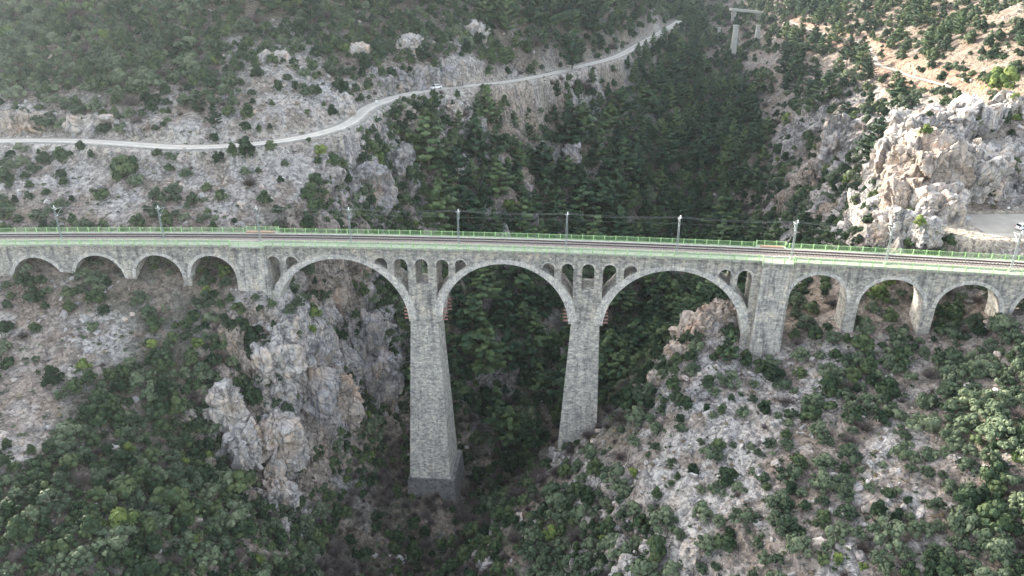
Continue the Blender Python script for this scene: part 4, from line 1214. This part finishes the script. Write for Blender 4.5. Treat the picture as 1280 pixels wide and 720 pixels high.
kind('E', 'evergreen_shrub', 'shrub', [shrub_crown('shrub_crown', M['l_ever'], 22 + i, 85, 0.085, 0.85 + 0.1 * (i % 3)) for i in range(6)], [trunk_mesh('shrub_stem', M['bark'], 0.6, 0.05, 5, 0.35) for i in range(3)])
kind('G', 'olive_shrub', 'shrub', [shrub_crown('shrub_crown', M['l_grey'], 24 + i, 66, 0.070, 0.9, 0.10, 0.74) for i in range(6)], [trunk_mesh('shrub_stem', M['bark_pale'], 0.7, 0.04, 6, 0.4) for i in range(3)])
kind('B', 'bare_shrub', 'shrub', [bare_crown('twig_crown', M['l_bare']) for i in range(3)], [trunk_mesh('shrub_stem', M['bark_pale'], 0.5, 0.04, 6, 0.35) for i in range(2)])
kind('Y', 'bright_shrub', 'shrub', [shrub_crown('shrub_crown', M['l_bright'], 15, 130, 0.075, 0.85) for i in range(3)], KINDS['E'][3])
kc = {}
for k_, (nm, ct, cr, tr) in KINDS.items():
    col = bpy.data.collections.new(nm + '_shapes'); kc[k_] = col
    for i, cm in enumerate(cr):
        col.objects.link(bpy.data.objects.new(f'{nm}_shape', cm))

# ---- hand-read plants: (x, y of the crown centre in the photo, radius m, kind, label)
HP = [
 (155,213,4.6,'E','big round green shrub on the scree between the road and the deck at the left'),
 (248,135,3.6,'Q','pale green pine standing just above the road at the left'),
 (75,195,2.8,'E','dark green shrub below the road near the left edge'),(100,182,1.9,'E','small green shrub right below the road at the left'),
 (215,195,2.4,'G','brownish green shrub below the road right of the big round shrub'),(310,188,3.4,'E','wide green shrub hugging the valley edge of the road'),(337,182,2.0,'E','rounded green shrub at the right end of the hedge by the road'),
 (387,174,1.0,'E','tiny dark bush on the valley edge of the road'),(8,222,2.6,'E','dark shrub cut by the left edge above the deck'),(12,195,2.0,'E','dark shrub at the left edge below the road'),
 (425,108,3.2,'E','light green shrub above the road bend'),(390,82,2.4,'E','dark green bush in the white rocks high above the road'),(385,140,1.4,'E','small bush on the white track above the road'),
 (285,95,2.4,'E','dark rounded bush high above the pale green pine'),(320,90,2.8,'E','broad green bush left of the white boulder above the road'),(203,138,1.3,'E','small dark bush above the road left of the pale pine'),(178,142,1.8,'E','small green bush above the road'),
 (1255,103,4.6,'Y','bright yellow green bush at the right edge'),(1243,66,3.4,'E','dark green bush above the bright yellow one'),(1272,85,3.0,'E','green bush at the right edge above the yellow one'),
 (1157,164,1.9,'Y','yellow green bush on the white cliff top'),(1181,128,1.7,'E','small round bush on the grey rocks left of the cliff crest'),(1163,142,1.2,'E','tiny dark bush in the grey rocks of the cliff'),
 (1225,150,2.0,'Y','pale green bush on the right part of the cliff top'),(1240,160,1.8,'E','dark bush next to the pale one on the cliff top'),(1222,168,1.5,'E','low bush below the pale one on the cliff top'),(1268,120,1.4,'Y','small pale bush at the right edge by the cliff crest'),
 (1151,277,1.7,'Y','bush growing on the white rocks just behind the deck'),(1188,300,1.9,'E','dark bush behind the deck fence beside the parking area'),(1240,240,1.5,'E','dark bush in the cave mouth above the parking area'),
 (1080,92,1.6,'E','bush on top of the brown crag below the trail'),(1068,143,2.4,'E','dark bush on the brown crag face'),(1178,95,2.6,'E','dark bush at the lower end of the trail'),(1060,225,2.6,'Y','light green shrub on the slope left of the white cliff'),
 (1165,12,2.6,'E','round dark bush near the top edge at the right'),(1272,35,3.0,'E','dark bush at the right edge near the top'),(1145,50,1.5,'E','small bush on the open brown slope at the upper right'),
 (852,447,1.9,'E','round dark green bush on the pink rock right of the right tall pier'),(868,590,1.55,'E','perfectly round dark green bush on the scree below the right main arch'),(828,515,1.9,'G','grey green bush on the rock edge right of the right tall pier'),
 (884,510,1.3,'E','small bright green bush on the grey slab'),(915,498,1.1,'E','small bush right of the grey slab below the abutment'),(810,570,1.1,'E','small dark bush alone on the pale scree'),(855,562,0.9,'B','small brown bush on the pale scree'),
 (745,590,2.6,'E','dark green bush right below the right tall pier'),(722,612,2.2,'E','green bush below the foot of the right tall pier'),(690,612,2.0,'G','grey bush left of the foot of the right tall pier'),(740,640,2.0,'G','grey green shrub at the gorge edge in the lower middle'),
 (955,600,1.6,'G','olive shrub on the scree below the right abutment'),(897,613,1.9,'G','olive shrub right of the perfectly round bush'),(922,610,1.5,'G','small olive shrub below the right abutment'),
 (1112,620,1.5,'E','round dark green bush below the second small right arch at the lower right'),(1125,640,1.0,'E','small green bush touching the round one at the lower right'),(1055,605,2.0,'G','large olive shrub in the lower right between scree patches'),
 (990,650,0.9,'Y','small vivid green bush at the lower right'),(1020,655,0.9,'E','small green bush right of the vivid one'),(1048,700,1.3,'Y','yellowish green bush at the bottom edge'),(1080,710,1.0,'Y','small yellowish bush at the bottom edge right of the other'),
 (1040,490,3.0,'E','dense dark shrub below the first small right arch'),(1015,520,2.8,'E','dark shrub left of the dense one on the right slope'),(1070,520,2.4,'E','dark shrub right of the dense one on the right slope'),(1045,445,2.0,'E','bright green tree under the first right pier'),
 (1100,370,2.8,'Y','yellowish shrub seen through the second small right arch'),(1112,395,2.4,'E','green shrub in the second small right arch'),(995,370,1.8,'E','dark bush through the first small right arch'),(1033,358,1.6,'E','round bush at the top of the first small right arch'),(1018,380,1.2,'E','small bush low in the first small right arch'),
 (1190,395,3.0,'E','dark shrub under the third small right arch'),(1256,388,2.0,'E','dark upright shrub beside the third right pier'),(1245,630,2.4,'E','large dark green shrub near the right edge at the bottom'),(1272,575,1.3,'Y','vivid green bush at the right edge'),
 (8,455,1.9,'E','dark round bush alone on pinkish gravel at the left edge'),(103,460,2.0,'Y','light green tree at the edge of the pinkish gravel'),(160,502,1.6,'E','bright green shrub in the thicket right of the gravel'),
 (200,445,2.4,'G','grey green round tree below the third small left arch'),(158,562,1.5,'Y','yellow green bush in the left thicket'),(145,660,3.0,'Y','big yellow green tree near the bottom left'),(182,715,2.2,'Y','light green tree at the bottom edge at the left'),
 (105,570,2.2,'G','pale grey green tree in the left thicket'),(175,375,2.4,'G','grey leafy tree in front of the third small left arch'),(120,350,2.8,'G','grey tree covering the second small left arch'),(268,368,1.5,'E','dark bush in the fourth small left arch'),(295,430,2.8,'E','dark tree on the cliff edge below the left abutment'),
 (335,478,1.4,'E','dark bush clinging to the left cliff'),
]
HQ = [ (880,172,250+90,20,'P','pale topped pine on the valley side above the right main arch'),(840,395,238,19,'P','large pine seen through the right main arch'),(590,400,200,19,'P','large pine seen through the middle arch beside the left tall pier'),
 (925,395,157,6.5,'P','small pine in the right foot of the right main arch'),(910,452,138,8.5,'P','thin pine standing left of the right abutment'),(905,270,292,21,'P','broad rounded pine on the valley floor above the right main arch'),
 (610,150,262,15,'P','grey green pine just below the road above the middle arch'),(715,90,330,16,'P','tall pine beside the road high above the right tall pier')]
placed = []       # x, y, z, radius, kind, label
for px, py, r, kd_, lab in HP:
    x, y, z = hit2(px, py + r * 0.45 * 4.5)
    placed.append((x, y + r * 0.3, z - 0.3, r, kd_, lab))
for px, py, F, h, kd_, lab in HQ:
    x, y, z = at(px, py, F); placed.append((x, y, gz(x, y), h, kd_, lab))

# ---- the rest by density
cellsz = 4.0; hashg = {}
def near(x, y, r, f, z=None):
    ci, cj = int(x // cellsz), int(y // cellsz)
    for a in range(ci - 2, ci + 3):
        for b in range(cj - 2, cj + 3):
            for (qx, qy, qr, qz) in hashg.get((a, b), ()):
                if (qx - x)**2 + (qy - y)**2 + 0.6 * (qz - z)**2 < (f * (r + qr))**2: return True
    return False
def put(x, y, r, z): hashg.setdefault((int(x // cellsz), int(y // cellsz)), []).append((x, y, r, z))
for x, y, z, r, kd_, lab in placed: put(x, y, r * 0.95 if kd_ != 'P' else r * 0.2, z)
X, Y = fan(190000, 55, 780, 1.2)
Xs, Ys = fan(160000, 100, 260, 1.0); es = 1.5                    # steep faces have little plan area: try them more often
ss_ = np.hypot((ground(Xs + es, Ys) - ground(Xs - es, Ys)) / (2 * es), (ground(Xs, Ys + es) - ground(Xs, Ys - es)) / (2 * es)); ks = ss_ > 1.1
X = np.r_[X, Xs[ks]]; Y = np.r_[Y, Ys[ks]]
Z = ground(X, Y); PX, PY, DP = project(X, Y, Z)
jx2 = fbm(X / 8, Y / 8, seed=101) * 20; jy2 = fbm(X / 8, Y / 8, seed=102) * 16
den = sample(G_den, PX + jx2, PY + jy2)
out_ = (PX < -40) | (PX > 1320) | (PY > 760)
d1, _ = line_dist(X, Y, road_line); d2, _ = line_dist(X, Y, trail_line); d3, _ = line_dist(X, Y, plat_line)
db = Y - yc(X)
e = 1.5; sl = np.hypot((ground(X + e, Y) - ground(X - e, Y)) / (2 * e), (ground(X, Y + e) - ground(X, Y - e)) / (2 * e))
rr_, qq_ = cell(PX + jx2, PY + jy2); rr_ = np.round(rr_).astype(int); qq_ = np.round(qq_).astype(int)
clump = fbm(X / 11, Y / 11, seed=201)
auto = []
def _gaps(ar): return [(a[0] + a[2], b_[0] - b_[2]) for a, b_ in zip(ar[:-1], ar[1:])]
SOLID = [(uAL0 - 1, MA[0][0] - MA[0][2]), P1, P2, (MA[2][0] + MA[2][2], uAR1 + 1.2)] + _gaps(LA) + _gaps(RA) + [(-400, LA[0][0] - LA[0][2]), (LA[-1][0] + LA[-1][2], uAL0), (RA[-1][0] + RA[-1][2], 400)]
for i in range(len(X)):
    x, y, z = X[i], Y[i], Z[i]
    if out_[i] and abs(x) > 0.8 * (y + 30): continue
    d = den[i]
    p = min(1.0, (d / 7.6)**1.5 * (1 + 1.7 * clump[i]))
    if d < 6.5: p *= 0.33
    if random.random() > p: continue
    k_ = 'PEGB'[int(KD[rr_[i]][qq_[i]])]
    u_ = random.random()
    if k_ == 'P' and u_ < 0.34: k_ = 'E' if u_ < 0.24 else ('G' if u_ < 0.29 else 'B')
    elif k_ == 'E': k_ = 'E' if u_ < 0.60 else ('G' if u_ < 0.86 else ('B' if u_ < 0.90 else ('P' if (y > 215 and u_ < 0.98) else 'G')))
    elif k_ == 'G': k_ = 'G' if u_ < 0.55 else ('E' if u_ < 0.95 else 'B')
    elif k_ == 'B': k_ = 'B' if u_ < 0.6 else 'E'
    if k_ == 'E' and x > 5 and y < 150 and random.random() < 0.35: k_ = 'G'
    if k_ == 'E' and random.random() < 0.02: k_ = 'Y'
    if k_ == 'P':
        r = 9.5 + 12.5 * random.random()**1.1
        if x > 60: r *= 0.7
        rad = r * 0.34; f = 0.62
        if d1[i] < 14: r = min(r, 7.5)
        if db[i] < 16 + rad and db[i] > -40: continue
    else:
        r = (1.2 + 2.3 * random.random()**1.5) * (0.98 if (x > 5 and y < 160) else 1.0) * (0.80 + 0.20 * min(1, d / 7)) * (1 + 0.5 * clump[i])
        if k_ == 'B': r *= 0.8
        if KD[rr_[i]][qq_[i]] == '0': r *= 1.35
        rad = r; f = 0.50 if d >= 6.5 else 0.66
    if min(d1[i] - 3.2, d2[i] - 1.5) < rad * 0.75 or d3[i] < 10.5 + rad: continue
    if -1.2 - rad < db[i] < 9 + rad:
        # near the masonry only low plants, clear of every pier and well under the deck
        if k_ == 'P' or r > 2.6: continue
        vb_ = 4.0 if z < -40 else 1.6
        if -vb_ - rad * .8 < db[i] < WID + vb_ + rad * .8 and any(a - rad * 0.8 - (1.5 if z < -30 else 0.2) < x < b_ + rad * 0.8 + (1.5 if z < -30 else 0.2) for a, b_ in SOLID): continue
        if z + 2.2 * r > np.polyval(_pf, x) - 2.6: continue
    if sl[i] > 2.2 and d < 7 and random.random() < 0.5: continue
    if y > 400 and abs(PX[i] - 928) < 50 and PY[i] < 115 and (k_ == 'P' or random.random() < 0.35): continue
    if near(x, y, rad, f, z): continue
    put(x, y, rad, z); auto.append((x, y, z, r, k_, None))
print('auto plants', len(auto), {k_: sum(1 for a in auto if a[4] == k_) for k_ in 'PEGBY'})

def visible(P, hgt):
    """crown tops the ground does not hide from the camera"""
    vis = np.ones(len(P), bool); A = np.array([(p[0], p[1], p[2] + h) for p, h in zip(P, hgt)])
    for t in np.linspace(0.25, 0.985, 60):
        q = A * t; q[:, 2] = CAM_H + (A[:, 2] - CAM_H) * t
        vis &= q[:, 2] > ground(q[:, 0], q[:, 1]) - 0.4
    return vis
def height(p): return p[3] if p[4] == 'P' else p[3] * 1.15
vis = visible(auto, [height(p) for p in auto])
cand = {}
rest_ = []
for p, v in zip(auto, vis):
    px, py, dp = project(p[0], p[1], p[2] + height(p) * .5)
    inside = -5 < px < 1285 and -5 < py < 725
    if v and inside: cand.setdefault(p[4], []).append((height(p) / dp, p, px, py))
    else: rest_.append(p)
LIM = {'P': 290, 'E': 230, 'G': 270, 'B': 150, 'Y': 100}
solo = []
for k_, l in cand.items():
    l.sort(key=lambda a: -a[0])
    solo += [(p, px, py) for s, p, px, py in l[:LIM[k_]]]; rest_ += [p for s, p, px, py in l[LIM[k_]:]]
LMK = [(90,'the left viaduct end'),(165,'the second small left arch'),(235,'the third small left arch'),(300,'the fourth small left arch'),(345,'the left abutment'),(430,'the left main arch, left half'),(512,'the left main arch, right half'),
 (560,'the left tall pier'),(632,'the middle arch, left half'),(712,'the middle arch, right half'),(755,'the right tall pier'),(840,'the right main arch, left half'),(930,'the right main arch, right half'),(990,'the right abutment'),
 (1070,'the first small right arch'),(1160,'the second small right arch'),(9999,'the right viaduct end')]
def region(px, py):
    lm = next(t for x_, t in LMK if px < x_)
    if py < 45: return 'along the top edge above ' + lm
    if py < 100: return 'high above ' + lm
    if py < 180: return 'midway up above ' + lm
    if py < 300: return 'just above ' + lm
    if py < 400: return 'level with ' + lm
    if py < 490: return 'just below ' + lm
    if py < 580: return 'halfway down below ' + lm
    if py < 650: return 'far below ' + lm
    return 'at the bottom below ' + lm
ORD = ['leftmost', 'second-from-left', 'third-from-left', 'fourth-from-left', 'fifth-from-left', 'sixth-from-left', 'seventh-from-left', 'eighth-from-left', 'ninth-from-left', 'tenth-from-left', 'eleventh-from-left', 'twelfth-from-left', 'thirteenth-from-left', 'fourteenth-from-left', 'fifteenth-from-left', 'sixteenth-from-left', 'seventeenth-from-left', 'eighteenth-from-left', 'nineteenth-from-left', 'twentieth-from-left', 'twenty-first-from-left', 'twenty-second-from-left', 'twenty-third-from-left', 'twenty-fourth-from-left', 'twenty-fifth-from-left', 'twenty-sixth-from-left']
DESC = {'P': 'dark pine', 'E': 'dark leafy shrub', 'G': 'grey-green shrub', 'B': 'bare twiggy shrub', 'Y': 'yellow-green bush'}
GRP = {'P': 'pine trees on the gorge slopes', 'E': 'dark evergreen shrubs on the slopes', 'G': 'grey green shrubs on the slopes', 'B': 'bare twiggy shrubs on the slopes', 'Y': 'yellow green bushes on the slopes'}
reg = {}
for s in solo: reg.setdefault((region(s[1], s[2]), s[0][4]), []).append(s)
final = [(p, p[5]) for p in placed]
for (rg, k_), l in reg.items():
    l.sort(key=lambda a: a[1])
    for p, px, py in l[len(ORD):]: rest_.append(p)
    l = l[:len(ORD)]
    for i, (p, px, py) in enumerate(l):
        if len(l) == 1: lab = f'only {DESC[k_]} {rg}'
        else: lab = f'{ORD[i]}{"" if i else ""} {DESC[k_]} {rg}'
        final.append((p, lab))
def plant(p, label):
    x, y, z, r, k_ = p[:5]; kk = 'P' if k_ == 'Q' else k_
    name, cat, crowns, trunks = KINDS[kk]
    root = empty(name, (x, y, z - 0.1), random.random() * 6.28); tag(root, label, cat, GRP[kk])
    sx = r * (0.9 + 0.2 * random.random()); 
    if k_ == 'Q': s = (r * 2.4, r * 2.4, r * 1.9)
    elif kk == 'P': s = (sx * (0.9 + .35 * random.random()),) * 2 + (r,)
    else: s = (sx, sx * (0.85 + 0.3 * random.random()), r * (0.95 + 0.35 * random.random()))
    root.scale = s
    t = bpy.data.objects.new('trunk', random.choice(trunks)); C.objects.link(t); t.parent = root
    cme = random.choice(crowns)
    if k_ == 'Q': cme = cme.copy(); cme.materials.clear(); cme.materials.append(M['l_grey'])
    c_ = bpy.data.objects.new('crown', cme); C.objects.link(c_); c_.parent = root
for p, lab in final: plant(p, lab)
STN = {'P': ('pine_woodland', 'mass of dark pines covering the far gorge slopes'), 'E': ('evergreen_scrub', 'mass of small dark evergreen shrubs covering the slopes'), 'G': ('olive_scrub', 'mass of small grey green shrubs covering the slopes'),
       'B': ('twiggy_scrub', 'mass of small bare twiggy shrubs between the evergreens'), 'Y': ('bright_scrub', 'few small yellow green bushes lost in the scrub')}
for k_ in 'PEGBY':
    l = [p for p in rest_ if p[4] == k_]
    if not l: continue
    A = np.array([p[:4] for p in l]); n = len(A); r = A[:, 3]
    jit = lambda a, b: a + (b - a) * rng.random(n)
    if k_ == 'P': S = np.stack([r * jit(.9, 1.25), r * jit(.9, 1.25), r], 1)
    else: S = np.stack([r * jit(.9, 1.1), r * jit(.8, 1.15), r * jit(.95, 1.3)], 1)
    rot = np.zeros((n, 3)); rot[:, 2] = rng.random(n) * 6.28
    scatter_stuff(STN[k_][0], A[:, :3] - np.array([0, 0, .1]), S, rot, rng.integers(0, len(KINDS[k_][2]), n), kc[k_], STN[k_][1])
# low undergrowth: dry tufts and twigs between the stones
ucol = bpy.data.collections.new('tuft_shapes')
for i in range(3): ucol.objects.link(bpy.data.objects.new('tuft_shape', shrub_crown('tuft', M['l_dry' if i == 0 else ('l_grey' if i == 1 else 'l_ever')], 5, 26, 0.16, 0.4, 0.2)))
X, Y = fan(42000, 58, 420, 1.0); Z = ground(X, Y); PX, PY, DP = project(X, Y, Z)
d1, _ = line_dist(X, Y, road_line); d2, _ = line_dist(X, Y, trail_line); d3, _ = line_dist(X, Y, plat_line); db = Y - yc(X)
dn = sample(G_den, PX, PY)
kp = (PX > -50) & (PX < 1330) & (PY > -20) & (PY < 750) & (d1 > 3) & (d2 > 1.7) & (d3 > 11) & ((db < -1.5) | (db > 10)) & (rng.random(len(X)) < 0.22 + 0.05 * dn + 0.5 * fbm(X / 6, Y / 6, seed=88))
X, Y, Z = X[kp], Y[kp], Z[kp]; n = len(X); s = 0.25 + 0.55 * rng.random(n)**2; rot = np.zeros((n, 3)); rot[:, 2] = rng.random(n) * 6.28
scatter_stuff('undergrowth', np.stack([X, Y, Z], 1), np.stack([s, s, s * .8], 1), rot, rng.integers(0, 3, n), ucol, 'low dry tufts and twigs growing between the stones')
print('tufts', n, 'things', len(final))
# ================================================================== cars, signs, old piers, figure
def mat_paint(name, col, rough=0.3):
    t = NT(name); t.bsdf(col, rough, None, 0.0, 0.5); return t.m
M['white_paint'] = mat_paint('white_car_paint', (0.78, 0.78, 0.77)); M['glass'] = mat_paint('dark_glass', (0.02, 0.025, 0.03), 0.08)
M['tyre'] = mat_paint('tyre_rubber', (0.02, 0.02, 0.02), 0.85); M['lamp'] = mat_paint('lamp_lens', (0.6, 0.6, 0.58), 0.2); M['red_lens'] = mat_paint('red_lens', (0.35, 0.02, 0.02), 0.25)
M['sign_white'] = mat_paint('white_sign_face', (0.8, 0.8, 0.78), 0.5); M['orange_cloth'] = mat_paint('orange_brown_cloth', (0.36, 0.15, 0.05), 0.9); M['skin'] = mat_paint('skin', (0.45, 0.28, 0.2), 0.6)
M['dark_cloth'] = mat_paint('dark_cloth', (0.05, 0.05, 0.06), 0.9)
def car(loc, rz, label):
    root = empty('parked_car', loc, rz); tag(root, label, 'car')
    # body profile, side view (x forward, z up), lofted across
    prof = [(-2.2, .35), (-2.25, .75), (-2.1, 1.0), (-1.2, 1.05), (1.0, 1.0), (1.95, .88), (2.2, .7), (2.2, .35)]
    roof = [(-2.05, 1.02), (-1.75, 1.5), (-1.2, 1.62), (0.1, 1.60), (0.5, 1.48), (1.15, 1.02)]
    def loft(pr, w0, w1, name, mat):
        V = []; F = []; m = len(pr); zt = max(p[1] for p in pr); zb = min(p[1] for p in pr)
        for s in (-1, 1):
            for x, z in pr: V.append((x, s * (w0 + (w1 - w0) * (z - zb) / (zt - zb)), z))
        F.append(tuple(range(m))); F.append(tuple(range(2 * m - 1, m - 1, -1)))
        for i in range(m): j = (i + 1) % m; F.append((i, i + m, j + m, j))
        me = bpy.data.meshes.new(name); me.from_pydata(V, [], F); bm = bmesh.new(); bm.from_mesh(me); bmesh.ops.recalc_face_normals(bm, faces=bm.faces)
        bmesh.ops.bevel(bm, geom=bm.edges[:], offset=0.06, segments=2, affect='EDGES'); bm.to_mesh(me); bm.free(); me.materials.append(mat); o = bpy.data.objects.new(name, me); C.objects.link(o); o.parent = root; return o
    loft(prof, .90, .86, 'body', M['white_paint']); loft(roof, .84, .66, 'cabin', M['white_paint'])
    for s in (-1, 1):
        V = [(-1.75, s * .80, 1.10), (-.35, s * .80, 1.10), (-.35, s * .705, 1.5), (-1.6, s * .705, 1.5), (-.25, s * .80, 1.10), (.95, s * .80, 1.10), (.45, s * .705, 1.46), (-.25, s * .705, 1.5)]
        V = [(x, y + s * .035, z) for x, y, z in V]
        me = bpy.data.meshes.new('side_window'); me.from_pydata(V, [], [(0, 1, 2, 3), (4, 5, 6, 7)]); me.materials.append(M['glass']); o = bpy.data.objects.new('side_window', me); C.objects.link(o); o.parent = root
        for x in (-1.35, 1.35):
            m1 = MB(); m1.tube((x, s * .72, .34), (x, s * .93, .34), .34, n=16); w = m1.build('wheel', M['tyre'], root)
            m1 = MB(); m1.tube((x, s * .90, .34), (x, s * .945, .34), .2, n=12); m1.build('rim', M['mast'], w)
        m1 = MB(); m1.box(2.14, 2.24, s * .62 - .16, s * .62 + .16, .62, .78); m1.build('headlight', M['lamp'], root)
        m1 = MB(); m1.box(-2.28, -2.18, s * .68 - .1, s * .68 + .1, .75, .95); m1.build('tail_light', M['red_lens'], root)
    for xx, nm in (((0.56, 1.12), 'windscreen'), ((-1.82, -2.05), 'rear_window')):
        za, zb = (1.46, 1.05) if nm == 'windscreen' else (1.46, 1.10)
        of = 0.05 if nm == 'windscreen' else -0.05
        V = [(xx[0] + of, -.62, za), (xx[0] + of, .62, za), (xx[1] + of, .74, zb), (xx[1] + of, -.74, zb)]
        me = bpy.data.meshes.new(nm); me.from_pydata(V, [], [(0, 1, 2, 3)]); me.materials.append(M['glass']); o = bpy.data.objects.new(nm, me); C.objects.link(o); o.parent = root
    return root
def on_line(L, px):
    P = project(L[:, 0], L[:, 1], L[:, 2])[0]; i = int(np.argmin(np.abs(P - px))); t = L[min(i + 1, len(L) - 1)] - L[i - 1]
    return L[i], math.atan2(t[1], t[0])
p_, a_ = on_line(road_line, 547)
car((p_[0], p_[1], p_[2] + 0.07), a_ + math.pi, 'white car with dark windows parked on the winding road above the left tall pier')
cx_, cy_, cz_ = at(1281, 291, 157)
car((cx_, cy_, gz(cx_, cy_) + 0.03), 0.1, 'white car parked on the bright platform behind the deck at the right edge')
# sign at the road bend
p_, a_ = on_line(road_line, 462); n_ = Vector((math.sin(a_), -math.cos(a_), 0)); b_ = Vector(p_) + n_ * 2.95
sg = empty('road_sign', (b_.x, b_.y, b_.z - .2)); tag(sg, 'white round road sign on a post at the outer edge of the road bend', 'sign')
m1 = MB(); m1.tube((0, 0, 0), (0, 0, 2.4), .05, n=8); m1.build('post', M['mast'], sg)
m1 = MB(); m1.tube((0, -.04, 2.2), (0, .02, 2.2), .48, n=20); m1.build('sign_plate', M['sign_white'], sg)
# globe lamp in front of the cave
lx, ly, lz = at(1259, 266, 168); lz = gz(lx, ly)
lp = empty('lamp_post', (lx, ly, lz)); tag(lp, 'thin post with a white globe lamp in front of the cave by the parking area', 'lamp')
m1 = MB(); m1.tube((0, 0, -.2), (0, 0, 1.5), .05, n=8); m1.build('post', M['mast'], lp)
bm = bmesh.new(); bmesh.ops.create_uvsphere(bm, u_segments=16, v_segments=10, radius=.3); me = bpy.data.meshes.new('globe'); bm.to_mesh(me); bm.free(); me.materials.append(M['sign_white'])
o = bpy.data.objects.new('lamp_globe', me); C.objects.link(o); o.parent = lp; o.location = (0, 0, 1.75)
# figure on the trail
p_, a_ = on_line(trail_line, 1139)
def skin_body(name, joints, edges, radii, mat, loc):
    me = bpy.data.meshes.new(name); me.from_pydata(joints, edges, []); o = bpy.data.objects.new(name, me); C.objects.link(o); o.location = loc
    me.materials.append(mat); md = o.modifiers.new('skin', 'SKIN'); me.skin_vertices[0].data[0].use_root = True
    for i, r in enumerate(radii): me.skin_vertices[0].data[i].radius = (r, r * .8)
    s = o.modifiers.new('sub', 'SUBSURF'); s.levels = 1; s.render_levels = 1; return o
J = [(0, 0, .95), (0, 0, 1.2), (0, 0, 1.42), (0, 0, 1.52), (0, .02, 1.66), (-.1, 0, .9), (-.12, .05, .5), (-.12, .1, .06), (-.12, -.06, .03), (.1, 0, .9), (.12, -.06, .5), (.12, -.02, .06), (.12, -.16, .03), (-.2, 0, 1.4), (-.27, .02, 1.12), (-.27, -.08, .88), (.2, 0, 1.4), (.27, .02, 1.12), (.27, -.08, .88)]
E_ = [(0, 1), (1, 2), (2, 3), (3, 4), (0, 5), (5, 6), (6, 7), (7, 8), (0, 9), (9, 10), (10, 11), (11, 12), (2, 13), (13, 14), (14, 15), (2, 16), (16, 17), (17, 18)]
Rr = [.15, .15, .16, .06, .11, .1, .07, .05, .045, .1, .07, .05, .045, .07, .05, .04, .07, .05, .04]
hm = skin_body('person', J, E_, Rr, M['orange_cloth'], (p_[0], p_[1] - .3, p_[2] + .02)); tag(hm, 'small figure in orange brown clothes standing on the dirt trail', 'person')
me = bpy.data.meshes.new('head'); bm = bmesh.new(); bmesh.ops.create_uvsphere(bm, u_segments=12, v_segments=8, radius=.12); bm.to_mesh(me); bm.free(); me.materials.append(M['skin'])
o = bpy.data.objects.new('head_skin', me); C.objects.link(o); o.parent = hm; o.location = (0, -.02, 1.68); o.scale = (.9, 1, 1.15)
# old pillars far up the valley
for px, yt, yb, F, w, lab in ((920, 33, 72, 520, 3.6, 'tall slender stone pillar standing alone in the valley at the top of the picture'), (948, 33, 50, 535, 3.0, 'shorter stone pillar right of the tall one far up the valley'), (899, 36, 48, 545, 2.4, 'small grey pillar left of the tall one far up the valley')):
    b = hit(px, yb, 380); F = b[1]; a = at(px, yt, F); zb_ = b[2] - 3
    m1 = MB(); w1 = w * .36; w2 = w * .5
    m1.quadbox([(a[0] - w2, F - w2, zb_), (a[0] + w2, F - w2, zb_), (a[0] + w2, F + w2, zb_), (a[0] - w2, F + w2, zb_), (a[0] - w1, F - w1, a[2]), (a[0] + w1, F - w1, a[2]), (a[0] + w1, F + w1, a[2]), (a[0] - w1, F + w1, a[2])])
    root = empty('stone_pillar', (a[0], F, zb_)); tag(root, lab, 'pillar', 'old pillars up the valley')
    par(m1.build('shaft', M['concrete']), root)
    m1 = MB(); m1.box(a[0] - w1 * 1.25, a[0] + w1 * 1.25, F - w1 * 1.25, F + w1 * 1.25, a[2] + .005, a[2] + .9); par(m1.build('cap', M['concrete']), root)
# small old bridge at the very top
q = hit(933, 24, 380); a = at(913, 10, q[1]); b = at(953, 14, q[1])
m1 = MB(); m1.quadbox([(a[0], a[1] - 2.5, a[2] - 1.6), (b[0], b[1] - 2.5, b[2] - 1.6), (b[0], b[1] + 2.5, b[2] - 1.6), (a[0], a[1] + 2.5, a[2] - 1.6), (a[0], a[1] - 2.5, a[2]), (b[0], b[1] - 2.5, b[2]), (b[0], b[1] + 2.5, b[2]), (a[0], a[1] + 2.5, a[2])])
root = empty('small_bridge', (a[0], a[1], a[2] - 8)); tag(root, 'small pale bridge crossing the valley at the top edge', 'bridge'); par(m1.build('bridge_deck', M['concrete']), root)
for t in (0.12, 0.88):
    x = a[0] + (b[0] - a[0]) * t; z = a[2] + (b[2] - a[2]) * t - 1.61
    m1 = MB(); m1.box(x - 1.4, x + 1.4, a[1] - 2, a[1] + 2, min(z - 6, gz(x, a[1])) - 1, z); par(m1.build('bridge_pier', M['pier']), root)
# haze over the whole gorge
t = NT('haze_air'); v = t.n('ShaderNodeVolumePrincipled'); v.inputs['Color'].default_value = (0.82, 0.93, 1.0, 1); v.inputs['Density'].default_value = HAZE; v.inputs['Anisotropy'].default_value = 0.62
t.t.links.new(v.outputs[0], t.out.inputs['Volume'])
m1 = MB(); m1.box(-1200, 1200, -60, 1100, float(Zd.min()) - 1, float(max(Zd.max() + 20, 90))); hz_ = m1.build('haze', t.m); tag(hz_, 'thin bluish haze filling the gorge', kind='stuff')
